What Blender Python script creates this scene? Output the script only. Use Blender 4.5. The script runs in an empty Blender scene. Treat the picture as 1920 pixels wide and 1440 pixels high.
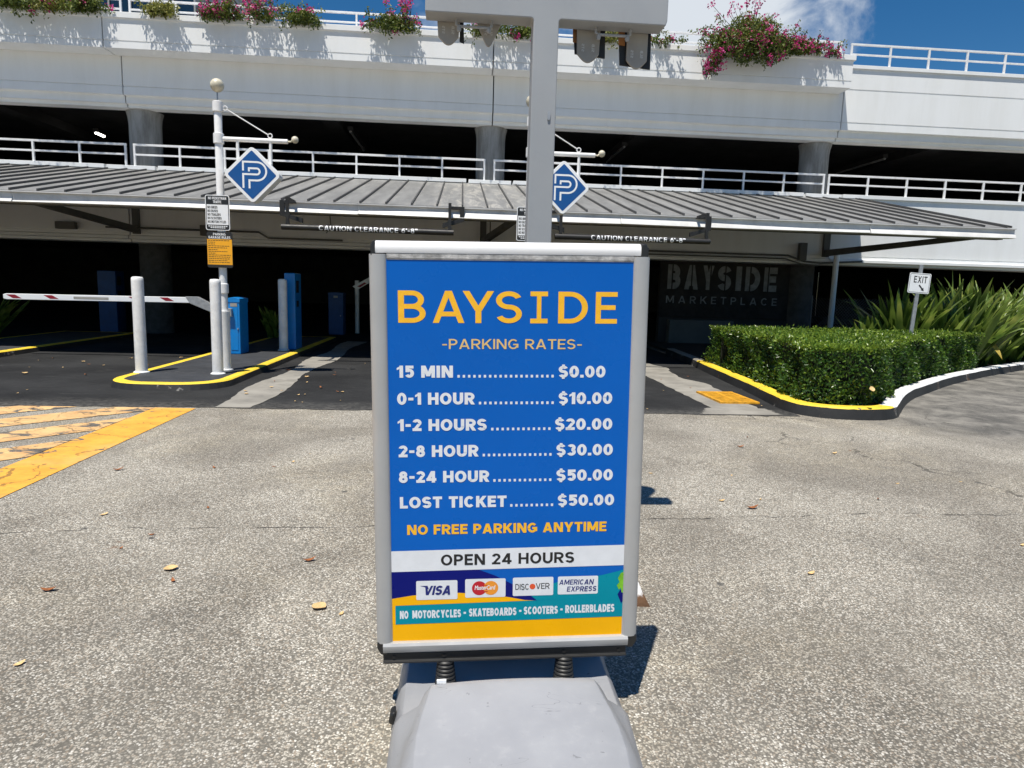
import bpy, bmesh, math, random
import numpy as np
from mathutils import Vector, Matrix
random.seed(7)
sc = bpy.context.scene
C = sc.collection
rad = math.radians

# ------------------------------------------------------------------ camera
def cam_axes(yaw, pit, rol):
    cy, sy, cp, sp, cr, sr = math.cos(yaw), math.sin(yaw), math.cos(pit), math.sin(pit), math.cos(rol), math.sin(rol)
    f = Vector((sy*cp, cy*cp, -sp)); r = Vector((cy, -sy, 0)); d = f.cross(r)
    return cr*r + sr*d, -sr*r + cr*d, f
rt, dn, fw = cam_axes(rad(4.62), rad(8.05), rad(-1.64))
cd = bpy.data.cameras.new("camera"); cam = bpy.data.objects.new("camera", cd); C.objects.link(cam)
cd.sensor_width = 36; cd.lens = 36*1260/1920; cd.clip_end = 2000; cd.clip_start = 0.05
m3 = Matrix((rt, -dn, -fw)).transposed()
cam.matrix_world = Matrix.Translation((0, 0, 1.25)) @ m3.to_4x4()
sc.camera = cam

# ------------------------------------------------------------------ sky, sun, exposure
SUN = Vector((-0.18, -0.34, 1.0)).normalized()          # towards the sun
ELEV = math.asin(SUN.z); AZ = math.atan2(SUN.x, SUN.y)   # azimuth from +Y
w = bpy.data.worlds.new("World"); sc.world = w; w.use_nodes = True
nt = w.node_tree; N = nt.nodes; Lk = nt.links
bg = N["Background"]; bg.inputs[1].default_value = 0.05
sky = N.new("ShaderNodeTexSky"); sky.sky_type = 'NISHITA'; sky.sun_disc = False
sky.sun_elevation = ELEV; sky.sun_rotation = AZ
sky.air_density = 1.0; sky.dust_density = 0.1; sky.ozone_density = 3.2; sky.altitude = 300
tc = N.new("ShaderNodeTexCoord")
def wmath(op, a, b=None, c=None):
    n = N.new("ShaderNodeMath"); n.operation = op
    for i, x in enumerate((a, b, c)):
        if x is None: continue
        if hasattr(x, 'is_output'): Lk.new(x, n.inputs[i])
        else: n.inputs[i].default_value = x
    return n.outputs[0]
def wramp(x, lo, hi):
    n = N.new("ShaderNodeMapRange"); n.interpolation_type = 'SMOOTHSTEP'
    Lk.new(x, n.inputs[0]); n.inputs[1].default_value = lo; n.inputs[2].default_value = hi
    return n.outputs[0]
def wblob(d, lo, hi):
    n = N.new("ShaderNodeVectorMath"); n.operation = 'DOT_PRODUCT'
    Lk.new(tc.outputs["Generated"], n.inputs[0]); n.inputs[1].default_value = Vector(d).normalized()
    return wramp(n.outputs["Value"], math.cos(rad(lo)), math.cos(rad(hi)))
mp = N.new("ShaderNodeMapping"); mp.inputs['Scale'].default_value = (1, 1, 1.7)
Lk.new(tc.outputs["Generated"], mp.inputs[0])
n1 = N.new("ShaderNodeTexNoise"); n1.inputs["Scale"].default_value = 7; n1.inputs["Detail"].default_value = 9; n1.inputs["Roughness"].default_value = .58; n1.inputs["Distortion"].default_value = .35
Lk.new(mp.outputs[0], n1.inputs["Vector"])
m_ = wmath('MAXIMUM', wblob((.315, .885, .345), 9.5, 1.5), wmath('MULTIPLY', wblob((.44, .845, .325), 4.5, .5), .62))
m_ = wmath('MAXIMUM', m_, wmath('MULTIPLY', wblob((.05, .93, .36), 8, 2), .3))
n2 = N.new("ShaderNodeTexNoise"); n2.inputs["Scale"].default_value = 2.2; n2.inputs["Detail"].default_value = 3
Lk.new(mp.outputs[0], n2.inputs["Vector"])
# a few more clouds well away from this part of the sky
far_ = wmath('MULTIPLY', wramp(n2.outputs["Fac"], .72, .85), wmath('SUBTRACT', 1.0, wblob((.2, .9, .35), 48, 34)))
m_ = wmath('MAXIMUM', m_, far_)
fac = wramp(wmath('MULTIPLY_ADD', m_, .62, wmath('MULTIPLY', wmath('SUBTRACT', n1.outputs["Fac"], .5), 1.9)), .12, .66)
fac = wmath('MULTIPLY', fac, wmath('MINIMUM', wmath('MULTIPLY', m_, 3.0), .93))
hs = N.new("ShaderNodeHueSaturation"); hs.inputs["Saturation"].default_value = 1.36; hs.inputs["Value"].default_value = 1.46
Lk.new(sky.outputs[0], hs.inputs["Color"])
mx = N.new("ShaderNodeMix"); mx.data_type = 'RGBA'
Lk.new(fac, mx.inputs[0]); Lk.new(hs.outputs[0], mx.inputs[6]); mx.inputs[7].default_value = (12.6, 13.4, 14.3, 1)
Lk.new(mx.outputs[2], bg.inputs[0])

sl = bpy.data.lights.new("sun", 'SUN'); sl.energy = 5.0; sl.angle = rad(.53); sl.color = (1, .945, .85)
so = bpy.data.objects.new("sun", sl); C.objects.link(so); so.location = (-5, -10, 30)
so.rotation_euler = (-SUN).to_track_quat('-Z', 'Y').to_euler()
sc.view_settings.view_transform = 'Standard'; sc.view_settings.look = 'None'
sc.view_settings.exposure = 0.27; sc.view_settings.gamma = 1.0
sc.cycles.max_bounces = 6; sc.cycles.diffuse_bounces = 4

# ------------------------------------------------------------------ materials
def srgb(r, g, b, k=1.0):
    f = lambda c: ((c/255)/12.92 if c/255 <= .04045 else ((c/255+.055)/1.055)**2.4)*k
    return (f(r), f(g), f(b), 1)
class MT:
    def __init__(s, name):
        s.m = bpy.data.materials.new(name); s.m.use_nodes = True; s.t = s.m.node_tree
        s.b = s.t.nodes["Principled BSDF"]; s.n = s.t.nodes; s.l = s.t.links
        g = s.n.new("ShaderNodeTexCoord"); s.obj = g.outputs["Object"]
        s.pos = s.n.new("ShaderNodeNewGeometry").outputs["Position"]
    def put(s, sock, x):
        if hasattr(x, 'is_output'): s.l.new(x, sock)
        else: sock.default_value = x
    def noise(s, scale, detail=4, rough=.55, vec=None, dist=0, out="Fac"):
        n = s.n.new("ShaderNodeTexNoise"); n.inputs["Scale"].default_value = scale; n.inputs["Detail"].default_value = detail
        n.inputs["Roughness"].default_value = rough; n.inputs["Distortion"].default_value = dist
        s.l.new(vec or s.pos, n.inputs["Vector"]); return n.outputs[out]
    def vor(s, scale, feature='F1', vec=None, out="Distance"):
        n = s.n.new("ShaderNodeTexVoronoi"); n.feature = feature; n.inputs["Scale"].default_value = scale
        s.l.new(vec or s.pos, n.inputs["Vector"]); return n.outputs[out]
    def vscale(s, v, sx, sy, sz):
        n = s.n.new("ShaderNodeVectorMath"); n.operation = 'MULTIPLY'; s.l.new(v, n.inputs[0]); n.inputs[1].default_value = (sx, sy, sz); return n.outputs[0]
    def sep(s, v):
        n = s.n.new("ShaderNodeSeparateXYZ"); s.l.new(v, n.inputs[0]); return n.outputs
    def ma(s, op, a, b=0.0, c=0.0):
        n = s.n.new("ShaderNodeMath"); n.operation = op
        for i, x in enumerate((a, b, c)): s.put(n.inputs[i], x)
        return n.outputs[0]
    def ss(s, x, lo, hi, a=0.0, b=1.0):
        n = s.n.new("ShaderNodeMapRange"); n.interpolation_type = 'SMOOTHSTEP'; s.l.new(x, n.inputs[0])
        n.inputs[1].default_value = lo; n.inputs[2].default_value = hi; n.inputs[3].default_value = a; n.inputs[4].default_value = b
        return n.outputs[0]
    def mix(s, f, a, b, mode='MIX'):
        n = s.n.new("ShaderNodeMix"); n.data_type = 'RGBA'; n.blend_type = mode
        s.put(n.inputs[0], f); s.put(n.inputs[6], a); s.put(n.inputs[7], b); return n.outputs[2]
    def ramp(s, x, stops):
        n = s.n.new("ShaderNodeValToRGB"); e = n.color_ramp.elements
        while len(e) < len(stops): e.new(.5)
        for k, (p, c) in enumerate(stops): e[k].position = p; e[k].color = c
        s.l.new(x, n.inputs[0]); return n.outputs[0]
    def bump(s, h, strength=.3, dist=.005):
        n = s.n.new("ShaderNodeBump"); n.inputs["Strength"].default_value = strength; n.inputs["Distance"].default_value = dist
        s.l.new(h, n.inputs["Height"]); s.l.new(n.outputs[0], s.b.inputs["Normal"])
    def fin(s, col, rough=.6, metal=0.0, spec=.5):
        s.put(s.b.inputs["Base Color"], col); s.put(s.b.inputs["Roughness"], rough); s.put(s.b.inputs["Metallic"], metal)
        s.b.inputs["Specular IOR Level"].default_value = spec
        return s.m
def g4(v, t=(1, 1, 1)): return (v*t[0], v*t[1], v*t[2], 1)
def plain(name, col, rough=.5, metal=0.0, var=.12, scale=6, bump=0.0, bscale=80, dirt=0.0, dirtcol=(.12, .1, .08, 1), spec=.5):
    t = MT(name)
    c = t.mix(t.ss(t.noise(scale, 5, .6), .3, .7), tuple(x*(1-var) for x in col[:3])+(1,), tuple(min(1, x*(1+var*.6)) for x in col[:3])+(1,))
    if dirt: c = t.mix(t.ma('MULTIPLY', t.ss(t.noise(scale*2.3, 8, .7), .52, .75), dirt), c, dirtcol)
    if bump: t.bump(t.noise(bscale, 3), bump, .004)
    r = t.ss(t.noise(scale*3, 4), .2, .8, max(0, rough-.08), min(1, rough+.1))
    return t.fin(c, r, metal, spec)

def mat_wall():
    t = MT("painted_concrete")
    st = t.noise(1.0, 6, .65, t.vscale(t.pos, 2.2, 2.2, .35))
    c = t.mix(t.ss(st, .35, .75), g4(.82, (.985, 1, 1)), g4(.76, (.99, 1, .985)))
    c = t.mix(t.ma('MULTIPLY', t.ss(t.noise(6, 8, .7), .62, .85), .45), c, g4(.42, (1, .97, .9)))
    t.bump(t.noise(55, 5, .7), .22, .006)
    return t.fin(c, .85, 0, .2)
def mat_column():
    t = MT("stained_column_concrete")
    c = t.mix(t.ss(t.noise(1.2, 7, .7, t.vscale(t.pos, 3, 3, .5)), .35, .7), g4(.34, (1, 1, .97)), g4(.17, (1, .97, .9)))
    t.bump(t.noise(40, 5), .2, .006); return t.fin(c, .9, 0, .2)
def mat_aggregate():
    t = MT("exposed_aggregate_concrete")
    warp = t.n.new("ShaderNodeVectorMath"); warp.operation = 'MULTIPLY_ADD'
    t.l.new(t.noise(60, 2, .5, out="Color"), warp.inputs[0]); warp.inputs[1].default_value = (.012, .012, .0); t.l.new(t.pos, warp.inputs[2])
    v2 = warp.outputs[0]
    cell = t.n.new("ShaderNodeTexVoronoi"); cell.inputs["Scale"].default_value = 146; t.l.new(v2, cell.inputs["Vector"])
    sepc = t.n.new("ShaderNodeSeparateColor"); t.l.new(cell.outputs["Color"], sepc.inputs[0])
    W_ = (1, .93, .80)
    peb = t.ramp(sepc.outputs[0], [(0, g4(.17, W_)), (.2, g4(.27, W_)), (.45, g4(.39, W_)), (.7, g4(.50, W_)), (.88, g4(.62, (1, .955, .86))), (1, g4(.74, (1, .97, .90)))])
    peb = t.mix(t.ma('MULTIPLY', t.ss(sepc.outputs[1], .7, .9), .5), peb, (.30, .22, .15, 1))
    c = t.mix(t.ss(cell.outputs["Distance"], .34, .72), peb, g4(.15, W_))
    # broad worn and stained areas
    a = t.ss(t.noise(.8, 6, .62, None, .6), .36, .66); b = t.ss(t.noise(2.1, 7, .68), .38, .70)
    c = t.mix(1.0, c, t.mix(a, g4(.76, (1, .985, .96)), g4(1.16, (1, 1, .985))), 'MULTIPLY')
    c = t.mix(t.ma('MULTIPLY', b, .30), c, g4(.22, (1, .92, .78)))
    xyz = t.sep(t.pos)
    # tyre-worn paler lane and oil drips
    pale = t.ma('MULTIPLY', t.ss(t.noise(.45, 4, .6, None, .4), .46, .62), t.ss(t.noise(7, 6, .7), .3, .6))
    c = t.mix(pale, c, t.mix(1.0, c, (1.16, 1.14, 1.08, 1), 'MULTIPLY'))
    rust = t.ma('MULTIPLY', t.ss(t.noise(2.7, 4, .6), .66, .74), t.ss(t.noise(16, 5, .7), .42, .62))
    c = t.mix(t.ma('MULTIPLY', rust, .6), c, (.16, .085, .045, 1))
    oil = t.ma('MULTIPLY', t.ss(t.noise(1.5, 3, .5), .60, .74), t.ss(t.noise(9, 5, .6), .4, .6))
    c = t.mix(t.ma('MULTIPLY', oil, .55), c, g4(.085, (1, .95, .88)))
    spot = t.vor(2.3, 'F1'); sp2 = t.ma('ADD', spot, t.ma('MULTIPLY', t.noise(22, 3), .06))
    c = t.mix(t.ma('MULTIPLY', t.ss(sp2, .085, .06), .75), c, g4(.055))
    # old asphalt on the far right, worn through
    rm = t.ma('MULTIPLY', t.ss(t.ma('ADD', xyz[0], t.ma('MULTIPLY', t.noise(.7, 4), 2.2)), 5.0, 6.6), t.ss(t.ma('ADD', xyz[1], t.ma('MULTIPLY', t.noise(.9, 4), 2.0)), 5.6, 7.4))
    asph = t.mix(t.ss(t.noise(2.0, 9, .72, t.vscale(t.pos, 1.15, 1, 1), .4), .36, .66), g4(.07, (1, .98, .94)), g4(.24, (1, .95, .85)))
    c = t.mix(t.ma('MULTIPLY', rm, .85), c, asph)
    # cracks
    wob = t.ma('ADD', t.ma('MULTIPLY', t.ma('SUBTRACT', t.noise(1.3, 2), .5), .34), t.ma('MULTIPLY', t.ma('SUBTRACT', t.noise(11, 4, .7), .5), .05))
    d = t.ma('ABSOLUTE', t.ma('SUBTRACT', t.ma('SUBTRACT', xyz[1], t.ma('MULTIPLY_ADD', xyz[0], .05, 3.47)), wob))
    wid = t.ss(t.noise(4, 2), .36, .62, 0.0, .0075)
    cr = t.ma('LESS_THAN', d, wid)
    v3 = t.n.new("ShaderNodeVectorMath"); v3.operation = 'MULTIPLY_ADD'
    t.l.new(t.noise(2.5, 4, .6, out="Color"), v3.inputs[0]); v3.inputs[1].default_value = (.5, .5, 0); t.l.new(t.pos, v3.inputs[2])
    net = t.ma('MULTIPLY', t.ma('LESS_THAN', t.vor(.62, 'DISTANCE_TO_EDGE', v3.outputs[0]), .0045), t.ma('MULTIPLY', t.ss(xyz[0], 2.2, 3.0), t.ss(t.noise(1.1, 2), .45, .5)))
    c = t.mix(t.ma('MULTIPLY', t.ma('MAXIMUM', cr, t.ma('MULTIPLY', net, .7)), .88), c, g4(.03, (1, .9, .8)))
    h = t.ma('ADD', t.ma('MULTIPLY', t.ma('SUBTRACT', 1.0, cell.outputs["Distance"]), 1.0), t.noise(14, 4))
    t.bump(h, .4, .005)
    return t.fin(c, .82, 0, .3)
def mat_asphalt(name="sealed_asphalt", k=1.0):
    t = MT(name)
    c = t.mix(t.ss(t.noise(.8, 6, .6), .3, .7), g4(.019*k, (.98, 1, 1.04)), g4(.037*k, (.98, 1, 1.02)))
    streak = t.ss(t.noise(1.6, 8, .72, t.vscale(t.pos, .7, 2.4, 1)), .60, .74)
    c = t.mix(t.ma('MULTIPLY', streak, .5), c, g4(.16, (1, .98, .93)))
    c = t.mix(t.ma('MULTIPLY', t.ss(t.noise(160, 2), .62, .7), .35), c, g4(.16))
    dust = t.ma('MULTIPLY', t.ss(t.ma('ADD', t.sep(t.pos)[1], t.ma('MULTIPLY', t.noise(2.6, 6, .7), .9)), 7.75, 7.1), t.ss(t.noise(20, 6, .7), .35, .65))
    c = t.mix(t.ma('MULTIPLY', dust, .6), c, g4(.17, (1, .96, .88)))
    t.bump(t.noise(130, 4), .35, .004)
    return t.fin(c, t.ss(t.noise(3, 4), .3, .7, .75, .95), 0, .1)
def mat_marking(name, c1, c2, wear):
    t = MT(name)
    c = t.mix(t.ss(t.noise(5, 6, .65), .3, .7), c1, c2)
    c = t.mix(t.ma('MULTIPLY', t.ss(t.noise(17, 7, .72, t.vscale(t.pos, 1, 2.4, 1)), .5, .68), .45), c, (.33, .20, .07, 1))
    c = t.mix(t.ma('MULTIPLY', t.ss(t.noise(1.7, 4), .45, .7), .25), c, (.72, .50, .25, 1))
    flow = t.noise(3.1, 9, .7, t.vscale(t.pos, 1.1, 1.9, 1), .9)
    thr = t.ss(flow, .635-wear, .655-wear)
    c = t.mix(thr, c, g4(.13, (1, .92, .8)))
    v3 = t.n.new("ShaderNodeVectorMath"); v3.operation = 'MULTIPLY_ADD'
    t.l.new(t.noise(5, 4, .6, out="Color"), v3.inputs[0]); v3.inputs[1].default_value = (.3, .3, 0); t.l.new(t.pos, v3.inputs[2])
    ck = t.ma('MULTIPLY', t.ma('LESS_THAN', t.vor(2.6, 'DISTANCE_TO_EDGE', v3.outputs[0]), .014), t.ss(t.noise(2.2, 2), .46, .5))
    c = t.mix(t.ma('MULTIPLY', ck, .6), c, g4(.06, (1, .8, .6)))
    t.bump(t.noise(70, 4), .3, .004); return t.fin(c, .75, 0, .3)
def mat_leaf(name, c1, c2, c3, trans=.25, rough=.42, scale=14, cl=2.2):
    t = MT(name)
    at = t.n.new("ShaderNodeAttribute"); at.attribute_name = "leaf_tone"
    c = t.ramp(at.outputs["Fac"], [(0, c1), (.55, c2), (1, c3)])
    c = t.mix(t.ma('MULTIPLY', t.ss(t.noise(cl, 3), .4, .65), .35), c, c1)
    t.fin(c, rough, 0, .45)
    tr = t.n.new("ShaderNodeBsdfTranslucent"); ms = t.n.new("ShaderNodeMixShader"); ms.inputs[0].default_value = trans
    t.l.new(c, tr.inputs[0]); t.l.new(t.b.outputs[0], ms.inputs[1]); t.l.new(tr.outputs[0], ms.inputs[2])
    t.l.new(ms.outputs[0], t.n["Material Output"].inputs[0]); return t.m
def mat_roof():
    t = MT("weathered_zinc_sheet")
    st = t.noise(1.0, 7, .68, t.vscale(t.pos, 4.5, .8, .8))
    c = t.mix(t.ss(st, .32, .72), g4(.21, (1, 1, .985)), g4(.33, (1, .995, .97)))
    xyz = t.sep(t.pos)
    # pale run-off stains below the joint in the wall
    dx = t.ma('ABSOLUTE', t.ma('SUBTRACT', xyz[0], .42))
    m = t.ma('MULTIPLY', t.ss(dx, 1.35, .2), t.ss(t.noise(3.0, 8, .75, t.vscale(t.pos, 2.2, .5, .5), .6), .47, .60))
    c = t.mix(t.ma('MULTIPLY', m, .8), c, g4(.50, (1, .96, .87)))
    c = t.mix(t.ma('MULTIPLY', t.ss(t.noise(2.6, 8, .75), .58, .8), .5), c, g4(.13, (1, .97, .9)))
    t.bump(t.noise(5, 3), .12, .01)
    return t.fin(c, .5, .25, .5)
def mat_kerb(name, k=.016):
    t = MT(name)
    c = t.mix(t.ss(t.noise(2, 6, .65), .3, .7), g4(k, (1, 1, 1.02)), g4(k*1.9))
    c = t.mix(t.ss(t.noise(2.4, 8, .72), .60, .635), c, t.mix(t.ss(t.noise(5, 5), .4, .6), g4(.22, (1, .95, .86)), (.11, .055, .025, 1)))
    t.bump(t.noise(60, 5), .4, .006); return t.fin(c, .6, 0, .4)
def mat_kerbpaint(name, col, chip=.66):
    t = MT(name)
    c = t.mix(t.ss(t.noise(7, 6, .65), .3, .75), col, tuple(x*.82 for x in col[:3])+(1,))
    c = t.mix(t.ss(t.noise(9, 8, .75), chip, chip+.03), c, g4(.12, (1, .95, .85)))
    t.bump(t.noise(60, 5), .3, .004); return t.fin(c, .6, 0, .4)
def emit(name, col, k):
    t = MT(name); t.fin(g4(.8), .4)
    t.b.inputs["Emission Color"].default_value = col; t.b.inputs["Emission Strength"].default_value = k; return t.m

M = dict(
    wall=mat_wall(), column=mat_column(), ground=mat_aggregate(), asphalt=mat_asphalt(), roof=mat_roof(),
    lowcol=plain("shade_toned_column", g4(.07), .9, var=.3), interior=plain("dark_garage_concrete", g4(.045), .9, var=.3, scale=1.2),  # lower columns: the shade under the deck is put into their darker colour
    rail=plain("white_rail_paint", g4(.80), .45, var=.08, dirt=.35, dirtcol=g4(.35, (1, .85, .7)), scale=5),
    trim=plain("grey_gutter_paint", g4(.62, (1, 1, .985)), .5, var=.12, scale=3, dirt=.3, dirtcol=g4(.3)),
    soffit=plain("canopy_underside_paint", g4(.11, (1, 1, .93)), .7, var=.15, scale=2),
    rib=plain("dark_standing_seam", g4(.075), .5, .1, var=.2),
    white=plain("white_gloss_paint", g4(.80, (1, 1, .99)), .35, var=.06, scale=9, bump=.15, bscale=60, dirt=.25, dirtcol=g4(.4, (1, .95, .85))),
    bollard=plain("thick_white_brushed_paint", g4(.78, (1, 1, .99)), .42, var=.1, scale=7, bump=.5, bscale=26, dirt=.3, dirtcol=g4(.42, (1, .95, .86))),
    cream=plain("cream_ball_paint", g4(.62, (1, .93, .72)), .4, var=.2, scale=14, dirt=.3, dirtcol=g4(.3, (1, .85, .6))),
    pblue=plain("sign_blue_vinyl", srgb(18, 88, 158, .85), .38, var=.05),
    pwhite=plain("sign_white_vinyl", g4(.86, (.98, 1, 1.01)), .4, var=.03),
    black=plain("black_powder_coat", g4(.016), .5, var=.2),
    blackgloss=plain("black_sign_vinyl", g4(.02), .35, var=.1),
    amber=plain("amber_sign_vinyl", srgb(240, 170, 30), .4, var=.08, scale=4),
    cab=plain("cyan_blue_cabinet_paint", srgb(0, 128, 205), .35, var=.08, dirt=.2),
    tab=plain("dull_brown_plastic", srgb(150, 100, 52), .6, var=.2),
    cabshade=plain("shade_toned_cabinet_blue", srgb(0, 62, 120), .5, var=.15, dirt=.3, dirtcol=g4(.02)),  # cabinet blue with the garage shade painted in
    red=plain("reflective_red_tape", srgb(140, 16, 36), .4, var=.1),
    galv=plain("galvanised_steel", g4(.42, (.97, 1, 1.03)), .42, .55, var=.2, scale=16),
    toprail=plain("painted_sunlight_aluminium", g4(.80), .4, .0, var=.03), scuffed=plain("scuffed_worn_aluminium", g4(.40, (1, .98, .95)), .6, .2, var=.4, scale=30, bump=.8, bscale=60),  # top rail: sunlight painted in as a whiter aluminium
    alu=plain("satin_aluminium", g4(.46, (1, 1, .99)), .36, .30, var=.06, scale=4, spec=.5),
    corner=plain("black_plastic_corner", g4(.018), .35, var=.1),
    tframe=plain("grey_painted_steel_post", g4(.35, (.95, 1, 1.05)), .5, .05, var=.05, scale=2.5, dirt=.12),
    plate=plain("grey_frosted_plastic", g4(.34, (1, .95, .86)), .5, var=.1, scale=10),
    base=plain("grey_moulded_plastic", g4(.27, (.965, .99, 1.05)), .36, var=.10, scale=5, dirt=.22, dirtcol=g4(.20), bump=.12, bscale=130),
    rubber=plain("black_spring_rubber", g4(.022), .45, var=.2),
    blue=plain("poster_blue_ink", srgb(0, 96, 188, .96), .30, var=.05, scale=2, bump=.10, bscale=9, spec=.22),
    navy=plain("poster_navy_ink", srgb(12, 22, 112), .32, var=.04, spec=.15),
    teal=plain("poster_teal_ink", srgb(0, 140, 158), .32, var=.04, spec=.15),
    gold=plain("poster_gold_ink", srgb(250, 182, 12), .32, var=.04, spec=.15),
    gold2=plain("poster_lettering_gold", srgb(250, 188, 40, 1.0), .4, var=.06, scale=40),
    pale=plain("poster_lettering_pale_gold", srgb(226, 190, 122), .4, var=.06, scale=40),
    ink=plain("poster_white_ink", g4(.78, (.97, .99, 1.02)), .4, var=.04, scale=30),
    print_black=plain("poster_black_ink", g4(.012), .4, var=.1),
    card_red=plain("card_red_ink", srgb(190, 20, 40), .4, var=.03), card_orange=plain("card_orange_ink", srgb(240, 150, 40), .4, var=.03),
    dot_orange=plain("card_dot_ink", srgb(225, 85, 40), .4, var=.03), card_navy=plain("card_navy_ink", srgb(24, 34, 110), .4, var=.03),
    leafprint=plain("poster_green_leaf_ink", srgb(120, 185, 40), .4, var=.3, scale=60),
    island=plain("blue_grey_island_paint", g4(.036, (.92, 1, 1.16)), .75, var=.25, scale=3, bump=.3, bscale=70, dirt=.25, dirtcol=g4(.16)),
    kerb=mat_kerb("black_kerb_paint"), kyellow=mat_kerbpaint("yellow_kerb_paint", srgb(240, 206, 62), .62), kwhite=mat_kerbpaint("white_kerb_paint", g4(.8), .72),
    strip=plain("bare_concrete_strip", g4(.28, (1, .94, .82)), .85, var=.25, scale=2.5, bump=.4, bscale=60, dirt=.5, dirtcol=g4(.09)),
    grate=plain("rusty_yellow_grate_paint", srgb(220, 160, 40), .6, var=.35, scale=18, dirt=.6, dirtcol=srgb(120, 70, 20)),
    mark1=mat_marking("yellow_road_paint", srgb(232, 172, 70), srgb(216, 152, 60), .03), mark2=mat_marking("faded_hatch_paint", srgb(222, 184, 128), srgb(200, 154, 104), .085),
    soil=plain("mulch_soil", g4(.035, (1, .75, .55)), .95, var=.5, scale=24, bump=.8, bscale=50),
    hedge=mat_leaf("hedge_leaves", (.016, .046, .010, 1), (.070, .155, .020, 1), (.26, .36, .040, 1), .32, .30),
    core=plain("hedge_inner_twigs", (.008, .012, .005, 1), .95),
    lily=mat_leaf("lily_strap_leaves", (.05, .095, .016, 1), (.20, .29, .05, 1), (.50, .54, .13, 1), .4, .34),
    dry=plain("yellowed_leaf", srgb(160, 140, 50), .7, var=.4),
    boug=mat_leaf("bougainvillea_leaves", (.035, .062, .010, 1), (.125, .17, .026, 1), (.30, .31, .06, 1), .32, .5),
    boug2=mat_leaf("yellow_green_shrub_leaves", (.09, .11, .02, 1), (.24, .25, .05, 1), (.42, .38, .10, 1), .3, .5),
    bract=mat_leaf("magenta_bracts", (.30, .012, .09, 1), (.70, .045, .26, 1), (.88, .16, .46, 1), .4, .6),
    twig=plain("woody_stem", (.10, .07, .045, 1), .8),
    glass=plain("tower_glass", (.008, .03, .06, 1), .25, .1, var=.3, scale=.4), mull=plain("tower_mullion", g4(.35), .4),
    letter=plain("dim_grey_letters", g4(.21), .6, var=.25, scale=8), rust=plain("dark_rusted_panel", (.022, .018, .016, 1), .85, var=.5, scale=4),
    foot=None, lampoff=plain("dusty_lamp_tube", g4(.42), .4), lampon=emit("lit_lamp_tube", (1, .96, .88, 1), 9.0),
    leafdry=plain("dry_tan_leaf", srgb(214, 180, 126), .7, var=.25, scale=40), leafbrown=plain("dry_brown_leaf", srgb(150, 92, 50), .7, var=.3, scale=40),
    fence=plain("chain_link_wire", g4(.22), .5, .4),
)
def mat_foot():
    t = MT("painted_concrete_footing")
    z = t.sep(t.pos)[2]; zz = t.ma('ADD', z, t.ma('MULTIPLY', t.ma('SUBTRACT', t.noise(14, 6, .7), .5), .09))
    c = t.ramp(t.ma('MULTIPLY', zz, 4.0), [(0, (.10, .055, .03, 1)), (.16, (.16, .085, .045, 1)), (.22, g4(.72)), (.52, g4(.76)), (.60, g4(.06)), (1, g4(.09))])
    t.bump(t.noise(30, 6), .6, .01); return t.fin(c, .8, 0, .3)
M['foot'] = mat_foot()
def mat_base():
    t = MT("grey_moulded_plastic")
    c = t.mix(t.ss(t.noise(3, 5, .6), .3, .7), g4(.28, (.97, .99, 1.04)), g4(.33, (.97, .99, 1.04)))
    c = t.mix(t.ma('MULTIPLY', t.ss(t.noise(24, 8, .75), .54, .70), .35), c, g4(.37, (1, 1, 1.02)))
    ln = t.ma('LESS_THAN', t.ma('ABSOLUTE', t.ma('SUBTRACT', t.noise(7, 2, .5, t.vscale(t.pos, 1, 2.5, 1), 1.2), .5)), .0035)
    c = t.mix(t.ma('MULTIPLY', t.ma('MULTIPLY', ln, t.ss(t.noise(11, 2), .56, .62)), .55), c, g4(.09))
    c = t.mix(t.ma('MULTIPLY', t.ss(t.noise(38, 3), .70, .74), .4), c, g4(.12))
    t.bump(t.noise(210, 3), .12, .002); return t.fin(c, t.ss(t.noise(12, 4), .3, .7, .30, .5), 0, .5)
M['base'] = mat_base()

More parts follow.
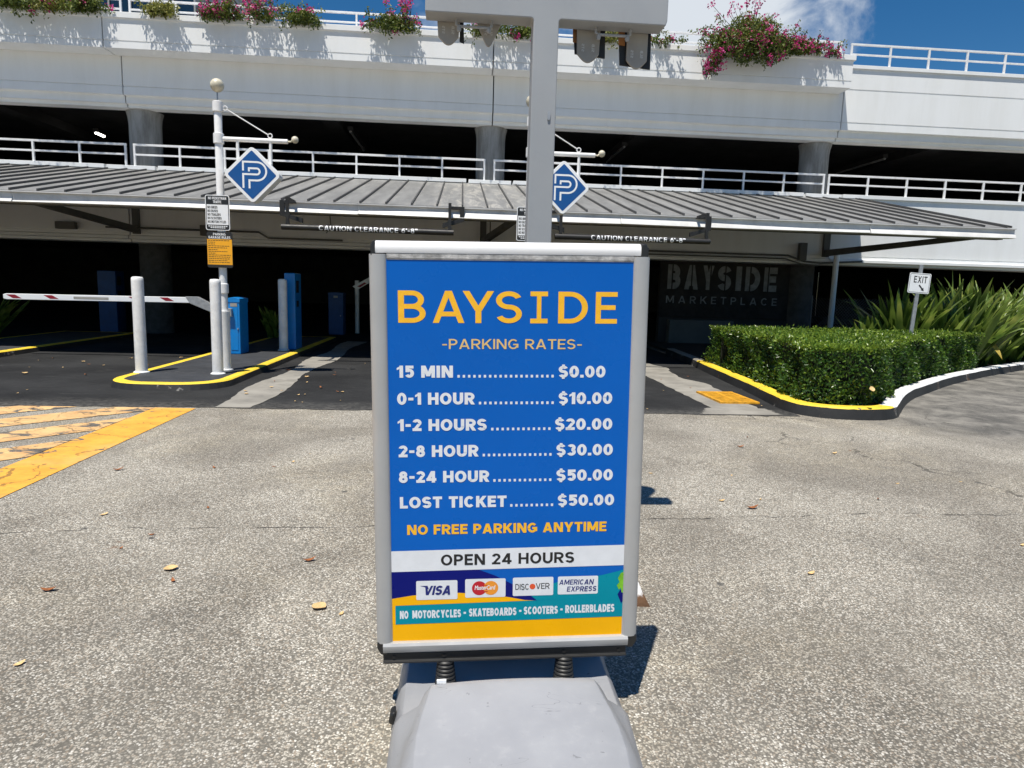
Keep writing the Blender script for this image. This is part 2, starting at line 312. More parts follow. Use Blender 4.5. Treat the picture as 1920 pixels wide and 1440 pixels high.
# ------------------------------------------------------------------ mesh builder
def root_loc(o):
    v = Vector((0, 0, 0))
    while o is not None: v += o.location; o = o.parent
    return v
class MB:
    def __init__(s): s.v = []; s.f = []; s.m = []
    def add(s, vs, fs, mi=0):
        b = len(s.v); s.v += [tuple(p) for p in vs]; s.f += [tuple(i+b for i in f) for f in fs]; s.m += [mi]*len(fs); return s
    def box(s, x0, x1, y0, y1, z0, z1, mi=0):
        return s.add([(x0, y0, z0), (x1, y0, z0), (x1, y1, z0), (x0, y1, z0), (x0, y0, z1), (x1, y0, z1), (x1, y1, z1), (x0, y1, z1)],
                     [(0, 3, 2, 1), (4, 5, 6, 7), (0, 1, 5, 4), (1, 2, 6, 5), (2, 3, 7, 6), (3, 0, 4, 7)], mi)
    def prism(s, poly, axis, a, b, mi=0, cap=True):
        """closed 2D outline swept along an axis: 'x' outline=(y,z), 'y' outline=(x,z), 'z' outline=(x,y)"""
        P = {'x': lambda p, t: (t, p[0], p[1]), 'y': lambda p, t: (p[0], t, p[1]), 'z': lambda p, t: (p[0], p[1], t)}[axis]
        n = len(poly); vs = [P(p, a) for p in poly]+[P(p, b) for p in poly]
        fs = [(i, (i+1) % n, n+(i+1) % n, n+i) for i in range(n)]
        if cap: fs += [tuple(range(n))[::-1], tuple(range(n, 2*n))]
        return s.add(vs, fs, mi)
    def ring(s, p, d, r, n, ref=None):
        d = Vector(d).normalized(); a = d.orthogonal().normalized() if ref is None else (ref-d*ref.dot(d)).normalized(); b = d.cross(a)
        return [tuple(Vector(p)+r*(math.cos(2*math.pi*k/n)*a+math.sin(2*math.pi*k/n)*b) for k in range(n))]
    def tube(s, path, r, n=12, mi=0, cap=True):
        pts = [Vector(p) for p in path]; rs = r if isinstance(r, (list, tuple)) else [r]*len(pts)
        d0 = (pts[1]-pts[0]).normalized(); ref = d0.orthogonal().normalized(); vs = []
        for i, p in enumerate(pts):
            d = (pts[min(i+1, len(pts)-1)]-pts[max(i-1, 0)]).normalized()
            a = (ref-d*ref.dot(d)).normalized(); b = d.cross(a); ref = a
            vs += [p+rs[i]*(math.cos(2*math.pi*k/n)*a+math.sin(2*math.pi*k/n)*b) for k in range(n)]
        fs = [(i*n+k, i*n+(k+1) % n, (i+1)*n+(k+1) % n, (i+1)*n+k) for i in range(len(pts)-1) for k in range(n)]
        if cap: fs += [tuple(range(n))[::-1], tuple(range((len(pts)-1)*n, len(pts)*n))]
        return s.add(vs, fs, mi)
    def lathe(s, cx, cy, prof, n=24, mi=0):
        return s.tube([(cx, cy, z+1e-6*i) for i, (z, r) in enumerate(prof)], [r for z, r in prof], n, mi)
    def ball(s, c, r, n=20, mi=0, sx=1, sy=1, sz=1):
        vs = []; fs = []; m = n//2
        for i in range(m+1):
            th = math.pi*i/m
            for k in range(n):
                ph = 2*math.pi*k/n; vs.append((c[0]+sx*r*math.sin(th)*math.cos(ph), c[1]+sy*r*math.sin(th)*math.sin(ph), c[2]+sz*r*math.cos(th)))
        for i in range(m):
            for k in range(n): fs.append((i*n+k, (i+1)*n+k, (i+1)*n+(k+1) % n, i*n+(k+1) % n))
        return s.add(vs, fs, mi)
    def poly(s, pts, mi=0): return s.add(pts, [tuple(range(len(pts)))], mi)
    def build(s, name, mats, parent=None, smooth=None, bevel=0, seg=2, local=False, merge=False):
        me = bpy.data.meshes.new(name); off = Vector((0, 0, 0)) if (parent is None or local) else root_loc(parent)
        me.from_pydata([(p[0]-off.x, p[1]-off.y, p[2]-off.z) for p in s.v], [], s.f)
        mats = mats if isinstance(mats, (list, tuple)) else [mats]
        for k in mats: me.materials.append(M[k] if isinstance(k, str) else k)
        if len(mats) > 1: me.polygons.foreach_set('material_index', s.m)
        me.validate()
        if merge:
            bm = bmesh.new(); bm.from_mesh(me); bmesh.ops.remove_doubles(bm, verts=bm.verts, dist=1e-5)
            bmesh.ops.recalc_face_normals(bm, faces=bm.faces); bm.to_mesh(me); bm.free()
        if smooth:
            me.polygons.foreach_set('use_smooth', [True]*len(me.polygons)); me.set_sharp_from_angle(angle=rad(smooth))
        o = bpy.data.objects.new(name, me); C.objects.link(o); o.parent = parent
        if bevel:
            b = o.modifiers.new("bevel", 'BEVEL'); b.width = bevel; b.segments = seg; b.limit_method = 'ANGLE'; b.angle_limit = rad(40)
        return o
def tag(o, label=None, cat=None, group=None, kind=None):
    if label: o['label'] = label
    if cat: o['category'] = cat
    if group: o['group'] = group
    if kind: o['kind'] = kind
    return o
def thing(name, loc, label, cat, group=None, rot=(0, 0, 0)):
    o = bpy.data.objects.new(name, None); o.empty_display_size = .1; C.objects.link(o); o.location = loc; o.rotation_euler = rot
    return tag(o, label, cat, group)
def copy_tree(o, loc=None, label=None, parent=None):
    c = o.copy(); C.objects.link(c); c.parent = parent
    if loc is not None: c.location = loc
    if label: c['label'] = label
    for ch in o.children: copy_tree(ch, parent=c)
    return c

# ------------------------------------------------------------------ stroke lettering
def arc(cx, cy, rx, ry, a0, a1, t, n=None):
    n = n or max(4, int(abs(a1-a0)/11)); out = []; h = t/2
    P = []
    for i in range(n+1):
        a = rad(a0+(a1-a0)*i/n); c, s_ = math.cos(a), math.sin(a)
        P.append(((cx+(rx+h)*c, cy+(ry+h)*s_), (cx+(rx-h)*c, cy+(ry-h)*s_)))
    for i in range(n): out.append([P[i][0], P[i+1][0], P[i+1][1], P[i][1]])
    return out
def glyph(ch, t):
    s = t/2; q = []
    def V(x, y0, y1): q.append([(x-s, y0), (x+s, y0), (x+s, y1), (x-s, y1)])
    def H(y, x0, x1): q.append([(x0, y-s), (x1, y-s), (x1, y+s), (x0, y+s)])
    def D(x0, y0, x1, y1, k=1.0):
        hx = k*t*math.hypot(1, (x1-x0)/(y1-y0))/2
        q.append([(x0-hx, y0), (x0+hx, y0), (x1+hx, y1), (x1-hx, y1)])
    def A(*a): q.extend(arc(*a, t))
    T, B, Mi = 1-s, s, .51
    W = dict(A=.82, B=.68, C=.76, D=.74, E=.6, F=.57, G=.8, H=.74, I=t, K=.74, L=.56, M=.92, N=.76, O=.82, P=.66, R=.70, S=.66, T=.66, U=.72, V=.80, W=1.15, X=.76, Y=.78, Z=.64).get(ch, .62)
    L, R, X = s, W-s, W/2
    if ch == 'A': D(s*1.1, 0, X-s*.12, 1); D(W-s*1.1, 0, X+s*.12, 1); H(.28, .2*W, .8*W)
    elif ch in 'BPR':
        V(L, 0, 1); xr = W*.5; r2 = R-(.04 if ch == 'B' else 0); yb = Mi if ch == 'B' else .45
        H(T, L, xr); H(yb, L, xr); A(xr, (T+yb)/2, r2-xr, (T-yb)/2, -90, 90)
        if ch == 'B': H(B, L, xr); A(xr, (B+yb)/2, R-xr, (yb-B)/2, -90, 90)
        if ch == 'R': D(xr*.95, .48, R+s*.1, 0)
    elif ch == 'C': A(X, .5, X-s, .5-s, 42, 318)
    elif ch == 'D': xc = W*.4; V(L, 0, 1); H(T, L, xc); H(B, L, xc); A(xc, .5, R-xc, .5-s, -90, 90)
    elif ch == 'E': V(L, 0, 1); H(T, L, W); H(Mi, L, W*.92); H(B, L, W)
    elif ch == 'F': V(L, 0, 1); H(T, L, W); H(.49, L, W*.92)
    elif ch == 'G': A(X, .5, X-s, .5-s, 42, 335); H(.46, X, W); V(R, .14, .46)
    elif ch == 'H': V(L, 0, 1); V(R, 0, 1); H(.5, L, R)
    elif ch == 'I': V(s, 0, 1)
    elif ch == 'i': W = .58; V(W/2, 0, 1); H(T, 0, W); H(B, 0, W)
    elif ch == 'K': V(L, 0, 1); D(L+s*.7, .36, R-s*.1, 1); D(L+(R-L)*.42, .56, R+s*.1, 0)
    elif ch == 'L': V(L, 0, 1); H(B, L, W)
    elif ch == 'M': V(L, 0, 1); V(R, 0, 1); D(X, .12, L+s*.4, 1); D(X, .12, R-s*.4, 1)
    elif ch == 'N': V(L, 0, 1); V(R, 0, 1); D(R-s*.2, 0, L+s*.2, 1)
    elif ch == 'O': A(X, .5, X-s, .5-s, 0, 360)
    elif ch == 'S': A(X, (T+.51)/2, X-s, (T-.51)/2, 22, 270); A(X, (B+.51)/2, X-s, (.51-B)/2, 90, -158)
    elif ch == 'T': H(T, 0, W); V(X, 0, 1)
    elif ch == 'U': V(L, .36, 1); V(R, .36, 1); A(X, .36, X-s, .36-s, 180, 360)
    elif ch == 'V': D(X-s*.2, 0, s*1.1, 1); D(X+s*.2, 0, W-s*1.1, 1)
    elif ch == 'W': D(W*.27, 0, s*1.1, 1); D(W*.27, 0, X, .9); D(W*.73, 0, X, .9); D(W*.73, 0, W-s*1.1, 1)
    elif ch == 'X': D(s*1.2, 0, W-s*1.2, 1); D(W-s*1.2, 0, s*1.2, 1)
    elif ch == 'Y': V(X, 0, .46); D(X, .38, s*1.1, 1); D(X, .38, W-s*1.1, 1)
    elif ch == 'Z': H(T, 0, W); H(B, 0, W); D(s*1.2, s, W-s*1.2, 1-s)
    elif ch == '0': W = .66; X = W/2; A(X, .5, X-s, .5-s, 0, 360)
    elif ch == '1': W = .30+t*.5; V(W-s, 0, 1); q.append([(0, .80), (0, .80-t*.75), (W-s, 1-t*.85), (W-s, 1)])
    elif ch == '2': X = W/2; A(X, .69, X-s, T-.69, 165, -25); D(s*1.35, s, W-s*1.25, .60, .95); H(B, 0, W)
    elif ch == '3': X = W/2; A(X, (T+.52)/2, X-s-.02, (T-.52)/2, 150, -90); A(X, (B+.52)/2, X-s, (.52-B)/2, 90, -155)
    elif ch == '4': W = .70; V(W*.70, 0, 1); D(s*1.1, .28, W*.70-s*.3, 1); H(.27, 0, W)
    elif ch == '5': X = W/2; H(T, .06, W*.95); V(.06+s, .46, 1); A(X, (B+.62)/2, X-s, (.62-B)/2, 140, -150)
    elif ch == '6': X = W/2; A(X, (B+.6)/2, X-s, (.6-B)/2, 0, 360); A(W*.95, .33, W*.95-s, T-.33, 95, 180)
    elif ch == '8': X = W/2; A(X, (T+.53)/2, X-s-.03, (T-.53)/2, 0, 360); A(X, (B+.53)/2, X-s, (.53-B)/2, 0, 360)
    elif ch == '$': W = .64; X = W/2; A(X, (T+.51)/2, X-s, (T-.51)/2, 22, 270); A(X, (B+.51)/2, X-s, (.51-B)/2, 90, -158); q.append([(X-s*.8, -.1), (X+s*.8, -.1), (X+s*.8, .1), (X-s*.8, .1)]); q.append([(X-s*.8, .9), (X+s*.8, .9), (X+s*.8, 1.1), (X-s*.8, 1.1)])
    elif ch == '-': W = .40; q.append([(.02, .36), (.38, .36), (.38, .36+t*.95), (.02, .36+t*.95)])
    elif ch == '.': W = t; q.append([(0, 0), (t, 0), (t, t), (0, t)])
    elif ch == "'": W = t; q.append([(0, .66), (t, .66), (t, 1), (0, 1)])
    elif ch == '"': W = t*2.3; q.append([(0, .66), (t, .66), (t, 1), (0, 1)]); q.append([(t*1.3, .66), (t*2.3, .66), (t*2.3, 1), (t*1.3, 1)])
    elif ch == ' ': W = .28
    return W, q
def layout(txt, t, gap=.11):
    x = 0; out = []
    for ch in txt:
        W, q = glyph(ch, t); out += [[(p[0]+x, p[1]) for p in f] for f in q]; x += W+gap
    return out, x-gap
LAY = [0]
def text_on(mb, txt, u0, u1, v0, v1, y, t=.19, gap=.11, mi=0, shear=0.0):
    """lettering on a face towards -Y, fitted to u0..u1, v0..v1; overlapping strokes are stepped apart by a hair"""
    polys, wd = layout(txt, t, gap); k = (u1-u0)/wd; h = v1-v0
    for i, f in enumerate(polys):
        yy = y-.00001*(1+i % 64)
        P = [(u0+k*p[0]+shear*h*p[1], yy, v0+h*p[1]) for p in f]
        a = sum(P[j][0]*P[(j+1) % len(P)][2]-P[(j+1) % len(P)][0]*P[j][2] for j in range(len(P)))
        mb.poly(P if a > 0 else P[::-1], mi)
def face_poly(mb, pts, y, mi=0):
    P = [(u, y, v) for u, v in pts]; a = sum(P[j][0]*P[(j+1) % len(P)][2]-P[(j+1) % len(P)][0]*P[j][2] for j in range(len(P)))
    mb.poly(P if a > 0 else P[::-1], mi)
def rrect(u0, u1, v0, v1, r, n=5):
    out = []
    for cx, cy, a in ((u1-r, v1-r, 0), (u0+r, v1-r, 90), (u0+r, v0+r, 180), (u1-r, v0+r, 270)):
        out += [(cx+r*math.cos(rad(a+90*i/n)), cy+r*math.sin(rad(a+90*i/n))) for i in range(n+1)]
    return out
def disc(u, v, r, n=28, a0=0, a1=360): return [(u+r*math.cos(rad(a0+(a1-a0)*i/n)), v+r*math.sin(rad(a0+(a1-a0)*i/n))) for i in range(n+(0 if a1-a0 == 360 else 1))]
def strip(pts, t):
    """constant-width quads with mitred joints along an open line"""
    P = [Vector(p) for p in pts]; L_ = []
    for i, p in enumerate(P):
        d1 = (P[i]-P[i-1]).normalized() if i else (P[1]-P[0]).normalized()
        d2 = (P[i+1]-P[i]).normalized() if i < len(P)-1 else d1
        n1 = Vector((-d1.y, d1.x)); n2 = Vector((-d2.y, d2.x)); nn = (n1+n2).normalized(); k = t/2/max(.3, nn.dot(n1))
        L_.append((p+nn*k, p-nn*k))
    return [[tuple(L_[i][0]), tuple(L_[i+1][0]), tuple(L_[i+1][1]), tuple(L_[i][1])] for i in range(len(P)-1)]

# ------------------------------------------------------------------ leaves
def leaf_mesh(name, mat, P, Dr, Nm, ln, wd, tone, parent=None, fold=.25, droop=0.0):
    """many small folded leaves in one mesh: base P, direction Dr, normal Nm"""
    n = len(P); Dr = Dr/np.linalg.norm(Dr, axis=1)[:, None]
    S = np.cross(Dr, Nm); S /= np.linalg.norm(S, axis=1)[:, None]+1e-9; U = np.cross(S, Dr)
    ln = ln[:, None]; wd = wd[:, None]
    v = np.empty((n, 6, 3))
    v[:, 0] = P; v[:, 1] = P+Dr*ln*.4+S*wd*.5+U*wd*fold; v[:, 2] = P+Dr*ln*.45-U*droop*ln*.3
    v[:, 3] = P+Dr*ln*.4-S*wd*.5+U*wd*fold; v[:, 4] = P+Dr*ln-U*droop*ln; v[:, 5] = v[:, 2]
    v[:, 5] = P+Dr*ln*.8-U*droop*ln*.7
    off = root_loc(parent) if parent else Vector((0, 0, 0))
    v -= np.array(off)
    f = np.array([[0, 2, 1, -1], [0, 3, 2, -1], [1, 2, 4, -1], [2, 3, 4, -1]])
    b = (np.arange(n)*6)[:, None, None]
    tri = (f[None, :, :3]+b).reshape(-1, 3)
    me = bpy.data.meshes.new(name); me.vertices.add(n*6); me.vertices.foreach_set('co', v.reshape(-1))
    nt_ = len(tri); me.loops.add(nt_*3); me.polygons.add(nt_)
    me.loops.foreach_set('vertex_index', tri.reshape(-1).astype(np.int32)); me.polygons.foreach_set('loop_start', np.arange(nt_, dtype=np.int32)*3)
    me.update(calc_edges=True); me.validate()
    at = me.attributes.new("leaf_tone", 'FLOAT', 'POINT'); at.data.foreach_set('value', np.repeat(tone, 6).astype(np.float32))
    me.materials.append(M[mat]); o = bpy.data.objects.new(name, me); C.objects.link(o); o.parent = parent
    return o
RNG = np.random.default_rng(11)
def rdir(n, up=0.0):
    d = RNG.normal(size=(n, 3)); d[:, 2] += up; return d/np.linalg.norm(d, axis=1)[:, None]

# ================================================================== SETTING: ground
def flat(name, pts, z, mat, kind="structure"):
    mb = MB(); mb.poly([(x, y, z) for x, y in pts]); o = mb.build(name, mat); tag(o, kind=kind); return o
flat("ground", [(-250, -60), (250, -60), (250, 400), (-250, 400)], 0, 'ground')
edge = [(-30+.07*i, 6.74+random.uniform(-.022, .022)+.02*math.sin(i*.1)) for i in range(int(33.6/.07)+1)]
flat("driveway", edge+[(3.62, 6.74), (3.66, 7.3), (3.82, 8.4), (4.08, 10.9), (4.3, 13), (4.3, 44), (-30, 44)], .004, 'asphalt')
def wob_strip(name, xl, xr, y0, y1, amp):
    n = 70; L_ = []; R_ = []
    for i in range(n+1):
        y = y0+(y1-y0)*i/n
        L_.append((xl(y)+random.uniform(-amp, amp), y)); R_.append((xr(y)+random.uniform(-amp, amp), y))
    mb = MB()
    for i in range(n): mb.poly([(*L_[i], .008), (*R_[i], .008), (*R_[i+1], .008), (*L_[i+1], .008)])
    return tag(mb.build(name, 'strip', merge=True), kind="structure")
wob_strip("concrete_strip", lambda y: -2.44+.05*math.sin(y*2.1), lambda y: -2.06+.06*math.sin(y*1.7+1), 6.76, 15, .012)
wob_strip("concrete_strip", lambda y: 2.81+(.0 if y < 9 else .01), lambda y: 3.40-.10*max(0, (8-y))+.08*math.sin(y*3)+.03*math.sin(y*7), 7.15, 15, .012)
wob_strip("concrete_strip", lambda y: 2.55+.5*(y-6.76), lambda y: 3.42, 6.76, 7.15, .03)
# markings
def clip(poly, fn):
    out = []
    for i in range(len(poly)):
        a, b = poly[i], poly[(i+1) % len(poly)]; fa, fb = fn(a), fn(b)
        if fa >= 0: out.append(a)
        if fa*fb < 0: k = fa/(fa-fb); out.append((a[0]+(b[0]-a[0])*k, a[1]+(b[1]-a[1])*k))
    return out
mb = MB(); mb.poly([(-2.94, -4, .004), (-2.55, -4, .004), (-2.56, 6.70, .004), (-2.95, 6.72, .004)])
tag(mb.build("road_marking", 'mark1'), kind="structure")
mb = MB()
c0 = 8.62
for k in range(-14, 5):
    a = c0+.88*k; b = a+.54
    q = [(-9, -9+a), (4, 4+a), (4, 4+b), (-9, -9+b)]
    q = clip(q, lambda p: -2.955-p[0]); q = clip(q, lambda p: 6.71-p[1]) if q else q; q = clip(q, lambda p: p[1]+4) if q else q
    if len(q) > 2: mb.poly([(x, y, .005) for x, y in q])
tag(mb.build("road_marking", 'mark2'), kind="structure")

# kerbed islands
def offset(poly, d):
    n = len(poly); out = []
    for i in range(n):
        a, b, c = Vector(poly[i-1]), Vector(poly[i]), Vector(poly[(i+1) % n])
        d1 = (b-a).normalized(); d2 = (c-b).normalized(); n1 = Vector((-d1.y, d1.x)); n2 = Vector((-d2.y, d2.x)); nn = (n1+n2).normalized()
        out.append(tuple(b+nn*d/max(.4, nn.dot(n1))))
    return out
def island(x0, x1, y0, y1, h=.085):
    r = .52; pts = [(x1, y1)]
    pts = []
    for cx, cy, a in ((x0+r, y0+r, 180), (x1-r, y0+r, 270)):
        pts += [(cx+r*math.cos(rad(a+90*i/8)), cy+r*math.sin(rad(a+90*i/8))) for i in range(9)]
    pts += [(x1, y0+2+k*1.6) for k in range(int((y1-y0-2)/1.6))]+[(x1, y1), (x0, y1)]+[(x0, y0+2+k*1.6) for k in reversed(range(int((y1-y0-2)/1.6)))]
    base = offset(pts, -.015); top = offset(pts, .012); inner = offset(pts, .13); n = len(pts); mb = MB()
    J = [random.uniform(-.008, .008) for _ in range(n)]
    for i in range(n):
        j = (i+1) % n
        mb.poly([(*base[i], 0), (*base[j], 0), (*top[j], h-.012), (*top[i], h-.012)], 0)
        mb.poly([(*top[i], h-.012), (*top[j], h-.012), (*offset(pts, .03)[j], h), (*offset(pts, .03)[i], h)], 1)
        mb.poly([(*offset(pts, .03)[i], h), (*offset(pts, .03)[j], h), (inner[j][0]+J[j], inner[j][1], h), (inner[i][0]+J[i], inner[i][1], h)], 1)
    mb.poly([(inner[i][0]+J[i], inner[i][1], h) for i in range(n)], 2)
    return tag(mb.build("traffic_island", ['kerb', 'kyellow', 'island'], merge=True), kind="structure")
island(-4.06, -2.71, 7.76, 15.2)
island(-8.5, -6.93, 7.76, 15.2)
island(-.20, 1.18, 7.80, 15.2)

# kerb round the planted bed, and its soil
KB = [(4.28, 13.6), (4.13, 11.73), (4.04, 10.99), (3.9, 9.7), (3.77, 8.44), (3.66, 7.6), (3.61, 7.15), (3.66, 6.86), (3.85, 6.66), (4.16, 6.58), (4.45, 6.60), (4.68, 6.74), (4.88, 6.98), (5.35, 7.57), (5.85, 8.12), (6.41, 8.63), (7.1, 9.25), (7.83, 9.85), (9.23, 10.89), (10.7, 11.88), (12.5, 13.0), (15, 14.4), (22, 17.5)]
def off_open(pts, d):
    out = []
    for i, p in enumerate(pts):
        a = Vector(pts[max(0, i-1)]); b = Vector(pts[min(len(pts)-1, i+1)]); t = (b-a).normalized(); out.append((p[0]-t.y*d, p[1]+t.x*d))
    return out
def dense(pts, step=.12):
    out = []
    for a, b in zip(pts[:-1], pts[1:]):
        n = max(1, int(math.dist(a, b)/step)); out += [(a[0]+(b[0]-a[0])*i/n, a[1]+(b[1]-a[1])*i/n) for i in range(n)]
    return out+[pts[-1]]
def catmull(pts, n=6):
    P = [pts[0]]+list(pts)+[pts[-1]]; out = []
    for i in range(1, len(P)-2):
        p0, p1, p2, p3 = [Vector(p) for p in P[i-1:i+3]]
        for k in range(n):
            t = k/n; out.append(tuple(.5*((2*p1)+(p2-p0)*t+(2*p0-5*p1+4*p2-p3)*t*t+(3*p1-p0-3*p2+p3)*t**3)))
    return out+[pts[-1]]
KS = catmull(KB); h = .125
k0, k1, k2, k3 = off_open(KS, -.01), off_open(KS, .012), off_open(KS, .03), off_open(KS, .165); mb = MB()
for i in range(len(KS)-1):
    x, y = KS[i]
    paint = 3 if y > 11.3 and x < 5 else (1 if (x < 4.62 and y < 11.4) else 2)
    e = lambda L_, j, z: (*L_[j], z+random.Random(j*7+int(z*1000)).uniform(-.004, .004))
    mb.poly([(*k0[i], 0), (*k0[i+1], 0), e(k1, i+1, h-.015), e(k1, i, h-.015)], 0)
    mb.poly([e(k1, i, h-.015), e(k1, i+1, h-.015), e(k2, i+1, h), e(k2, i, h)], paint)
    mb.poly([e(k2, i, h), e(k2, i+1, h), (*k3[i+1], h), (*k3[i], h)], paint)
    mb.poly([(*k3[i], h), (*k3[i+1], h), (*k3[i+1], .02), (*k3[i], .02)], 0)
tag(mb.build("kerb", ['kerb', 'kyellow', 'kwhite', 'strip'], merge=True), kind="structure")
flat("soil", k3+[(22, 30), (4.45, 30)], .06, 'soil')

# ================================================================== PARKING GARAGE
GX0, GX1 = -31.0, 24.0
gar = thing("parking_garage", (0, 15.5, 0), "white concrete parking garage with open decks and flower ledge behind the rate board", "building")
SEAM = [GX0, -22.4, -14.85, -7.16, .66, 8.66, 16.3, GX1]
def wall_profile(z): return z
for a, b in zip(SEAM[:-1], SEAM[1:]):
    a2, b2 = a+.013, b-.013
    p = [(15.5, 6.42), (15.5, 5.985), (15.52, 5.978), (15.52, 5.962), (15.5, 5.955), (15.5, 5.262), (15.522, 5.256), (15.522, 5.240), (15.5, 5.234), (15.5, 5.085), (15.60, 5.075), (15.60, 4.935), (15.68, 4.925), (15.68, 4.865), (15.95, 4.86), (15.95, 6.42)]
    MB().prism(p, 'x', a2, b2).build("wall_panel", 'wall', gar)
    p = [(15.5, 3.56), (15.5, 2.245), (15.515, 2.24), (15.515, 2.225), (15.5, 2.22), (15.5, 2.175), (15.43, 2.155), (15.43, 2.095), (15.56, 2.09), (15.56, 2.03), (15.95, 2.02), (15.95, 3.56)]
    MB().prism(p, 'x', a2, b2).build("wall_panel", 'wall', gar)
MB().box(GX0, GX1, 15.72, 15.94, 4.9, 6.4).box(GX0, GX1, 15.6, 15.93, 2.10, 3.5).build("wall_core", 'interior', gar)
MB().box(8.64, GX1, 15.462, 15.98, 6.42, 6.50).build("coping", 'wall', gar, bevel=.006)
for a, b in ((GX0, -7.6), (-7.55, -6.55), (-6.5, .1), (.15, 1.1), (1.15, 7.9), (7.95, 8.8), (8.85, GX1)):
    dz = 0 if b-a > 2 else -.012
    MB().box(a, b, 15.455 if b-a > 2 else 15.44, 15.98, 3.56+dz, 3.645+dz).build("coping", 'wall', gar, bevel=.006)
# flower ledge
PL = [GX0, -22.4, -14.9, -7.27, .62, 8.545]
for a, b in zip(PL[:-1], PL[1:]):
    p = [(15.0, 6.42), (15.0, 6.005), (15.02, 5.998), (15.02, 5.984), (15.0, 5.977), (15.0, 5.853), (15.497, 5.853), (15.497, 6.42)]
    MB().prism(p, 'x', a+.012, b-.012).build("flower_ledge", 'wall', gar)
    MB().box(a+.008, b-.008 if b < 8 else b+.03, 14.962, 15.497, 6.42, 6.535).build("ledge_coping", 'wall', gar, bevel=.008)
# railings
def railing(x0, x1, y, zb, zm, zt, n):
    mb = MB(); hw = .021
    mb.box(x0, x1, y-hw, y+hw, zt-.042, zt); mb.box(x0, x1, y-.017, y+.017, zm-.018, zm+.018)
    for i in range(n+1):
        x = x0+.022+(x1-x0-.044)*i/n; mb.box(x-.02, x+.02, y-.0205, y+.0205, zb, zt-.0422)
    return mb.build("railing", 'rail', gar, bevel=.004)
for x0, x1, n in ((-30.9, -22.6, 9), (-22.4, -14.95, 8), (-14.75, -7.17, 8), (-7.03, .52, 8), (.70, 8.42, 8), (8.5, 16.2, 8), (16.35, 23.9, 8)):
    railing(x0, x1, 15.56, 3.64, 3.875, 4.10, n)
for x0, x1, n in ((8.76, 16.25, 8), (16.4, 23.9, 8)): railing(x0, x1, 15.56, 6.50, 6.75, 6.985, n)
for x0, x1, n in ((-30.9, -14.95, 16), (-14.75, -7.17, 8), (-7.03, .52, 8), (.70, 8.6, 8)): railing(x0, x1, 15.66, 6.42, 6.83, 7.045, n)
# columns, slabs, back and side walls
for x in (-22.4, -14.7, -7.0, .65, 8.41, 16.1):
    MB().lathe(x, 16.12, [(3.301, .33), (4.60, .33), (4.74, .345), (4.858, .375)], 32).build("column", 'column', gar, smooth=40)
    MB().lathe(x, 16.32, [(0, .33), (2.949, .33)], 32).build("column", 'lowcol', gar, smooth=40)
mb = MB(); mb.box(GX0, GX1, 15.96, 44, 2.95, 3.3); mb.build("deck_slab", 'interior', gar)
mb = MB(); mb.box(GX0, GX1, 15.96, 44, 5.35, 5.8)
for x in (-26.2, -18.5, -10.85, -3.2, 4.5, 12.25, 19.9):
    mb.box(x-.2, x+.2, 16.3, 43.9, 5.12, 5.349)
mb.build("roof_slab", 'interior', gar)
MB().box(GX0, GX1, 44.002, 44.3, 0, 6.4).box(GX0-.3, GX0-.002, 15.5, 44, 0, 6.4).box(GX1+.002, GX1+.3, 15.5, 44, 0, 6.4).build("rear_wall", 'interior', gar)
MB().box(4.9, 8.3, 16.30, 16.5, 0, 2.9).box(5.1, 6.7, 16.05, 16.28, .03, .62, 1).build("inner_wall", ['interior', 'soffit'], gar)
MB().lathe(8.74, 15.30, [(0.05, .062), (2.25, .062)], 16).build("drain_pipe", 'wall', gar, smooth=40)
MB().tube([(1.2, 15.36, 2.20), (7.6, 15.36, 2.20), (8.0, 15.36, 2.08), (8.4, 15.36, 2.05), (9.4, 15.36, 2.12)], .022, 8).tube([(1.2, 15.40, 2.13), (7.55, 15.40, 2.13), (7.95, 15.40, 2.02), (8.35, 15.40, 1.99)], .018, 8).build("conduit", 'soffit', gar, smooth=40)
MB().box(7.85, 8.02, 15.3, 15.428, 2.1, 2.5).box(-5.6, -5.3, 15.25, 15.428, 2.2, 2.42).box(-8.6, -8.2, 15.3, 15.428, 2.25, 2.4).build("junction_box", 'soffit', gar, bevel=.01)
MB().tube([(-7.6, 15.38, 2.32), (-4.4, 15.38, 2.32), (-4.2, 15.38, 2.2), (-2.6, 15.38, 2.2)], .02, 8).tube([(-2.9, 15.4, 3.1), (-2.86, 15.4, 2.55), (-2.95, 15.4, 2.35)], .012, 6).build("conduit", 'soffit', gar, smooth=40)
# canopy
CX1 = 9.25; ca, cz, cb, cz2 = 10.90, 2.505, 15.44, 3.54
can = bpy.data.objects.new("canopy", None); C.objects.link(can); can.parent = gar
mb = MB(); sl_ = (cz2-cz)/(cb-ca)
x = -6.335
xs = [CX1]+[-6.335+.397*k for k in range(int((CX1+6.335)/.397), -64, -1)]
for a, b in zip(xs[1:], xs[:-1]):
    sag = random.uniform(-.003, .003)
    mb.poly([(a, ca-.02, cz-.005), (b, ca-.02, cz-.005), (b, cb, cz2), (a, cb, cz2)])
    mb.poly([(a, ca, cz-.03), (a, cb, cz2-.03), (b, cb, cz2-.03), (b, ca, cz-.03)])
mb.build("roof_sheet", 'roof', can)
mb = MB()
for x in xs[1:]+[CX1-.02]:
    y0 = ca-.015; z0 = cz-.004
    mb.add([(x-.011, y0, z0), (x+.011, y0, z0), (x+.011, cb, cz2), (x-.011, cb, cz2), (x-.011, y0, z0+.035), (x+.011, y0, z0+.035), (x+.011, cb, cz2+.035), (x-.011, cb, cz2+.035)],
           [(4, 5, 6, 7), (0, 1, 5, 4), (1, 2, 6, 5), (2, 3, 7, 6), (3, 0, 4, 7)])
mb.build("seam_rib", 'rib', can)
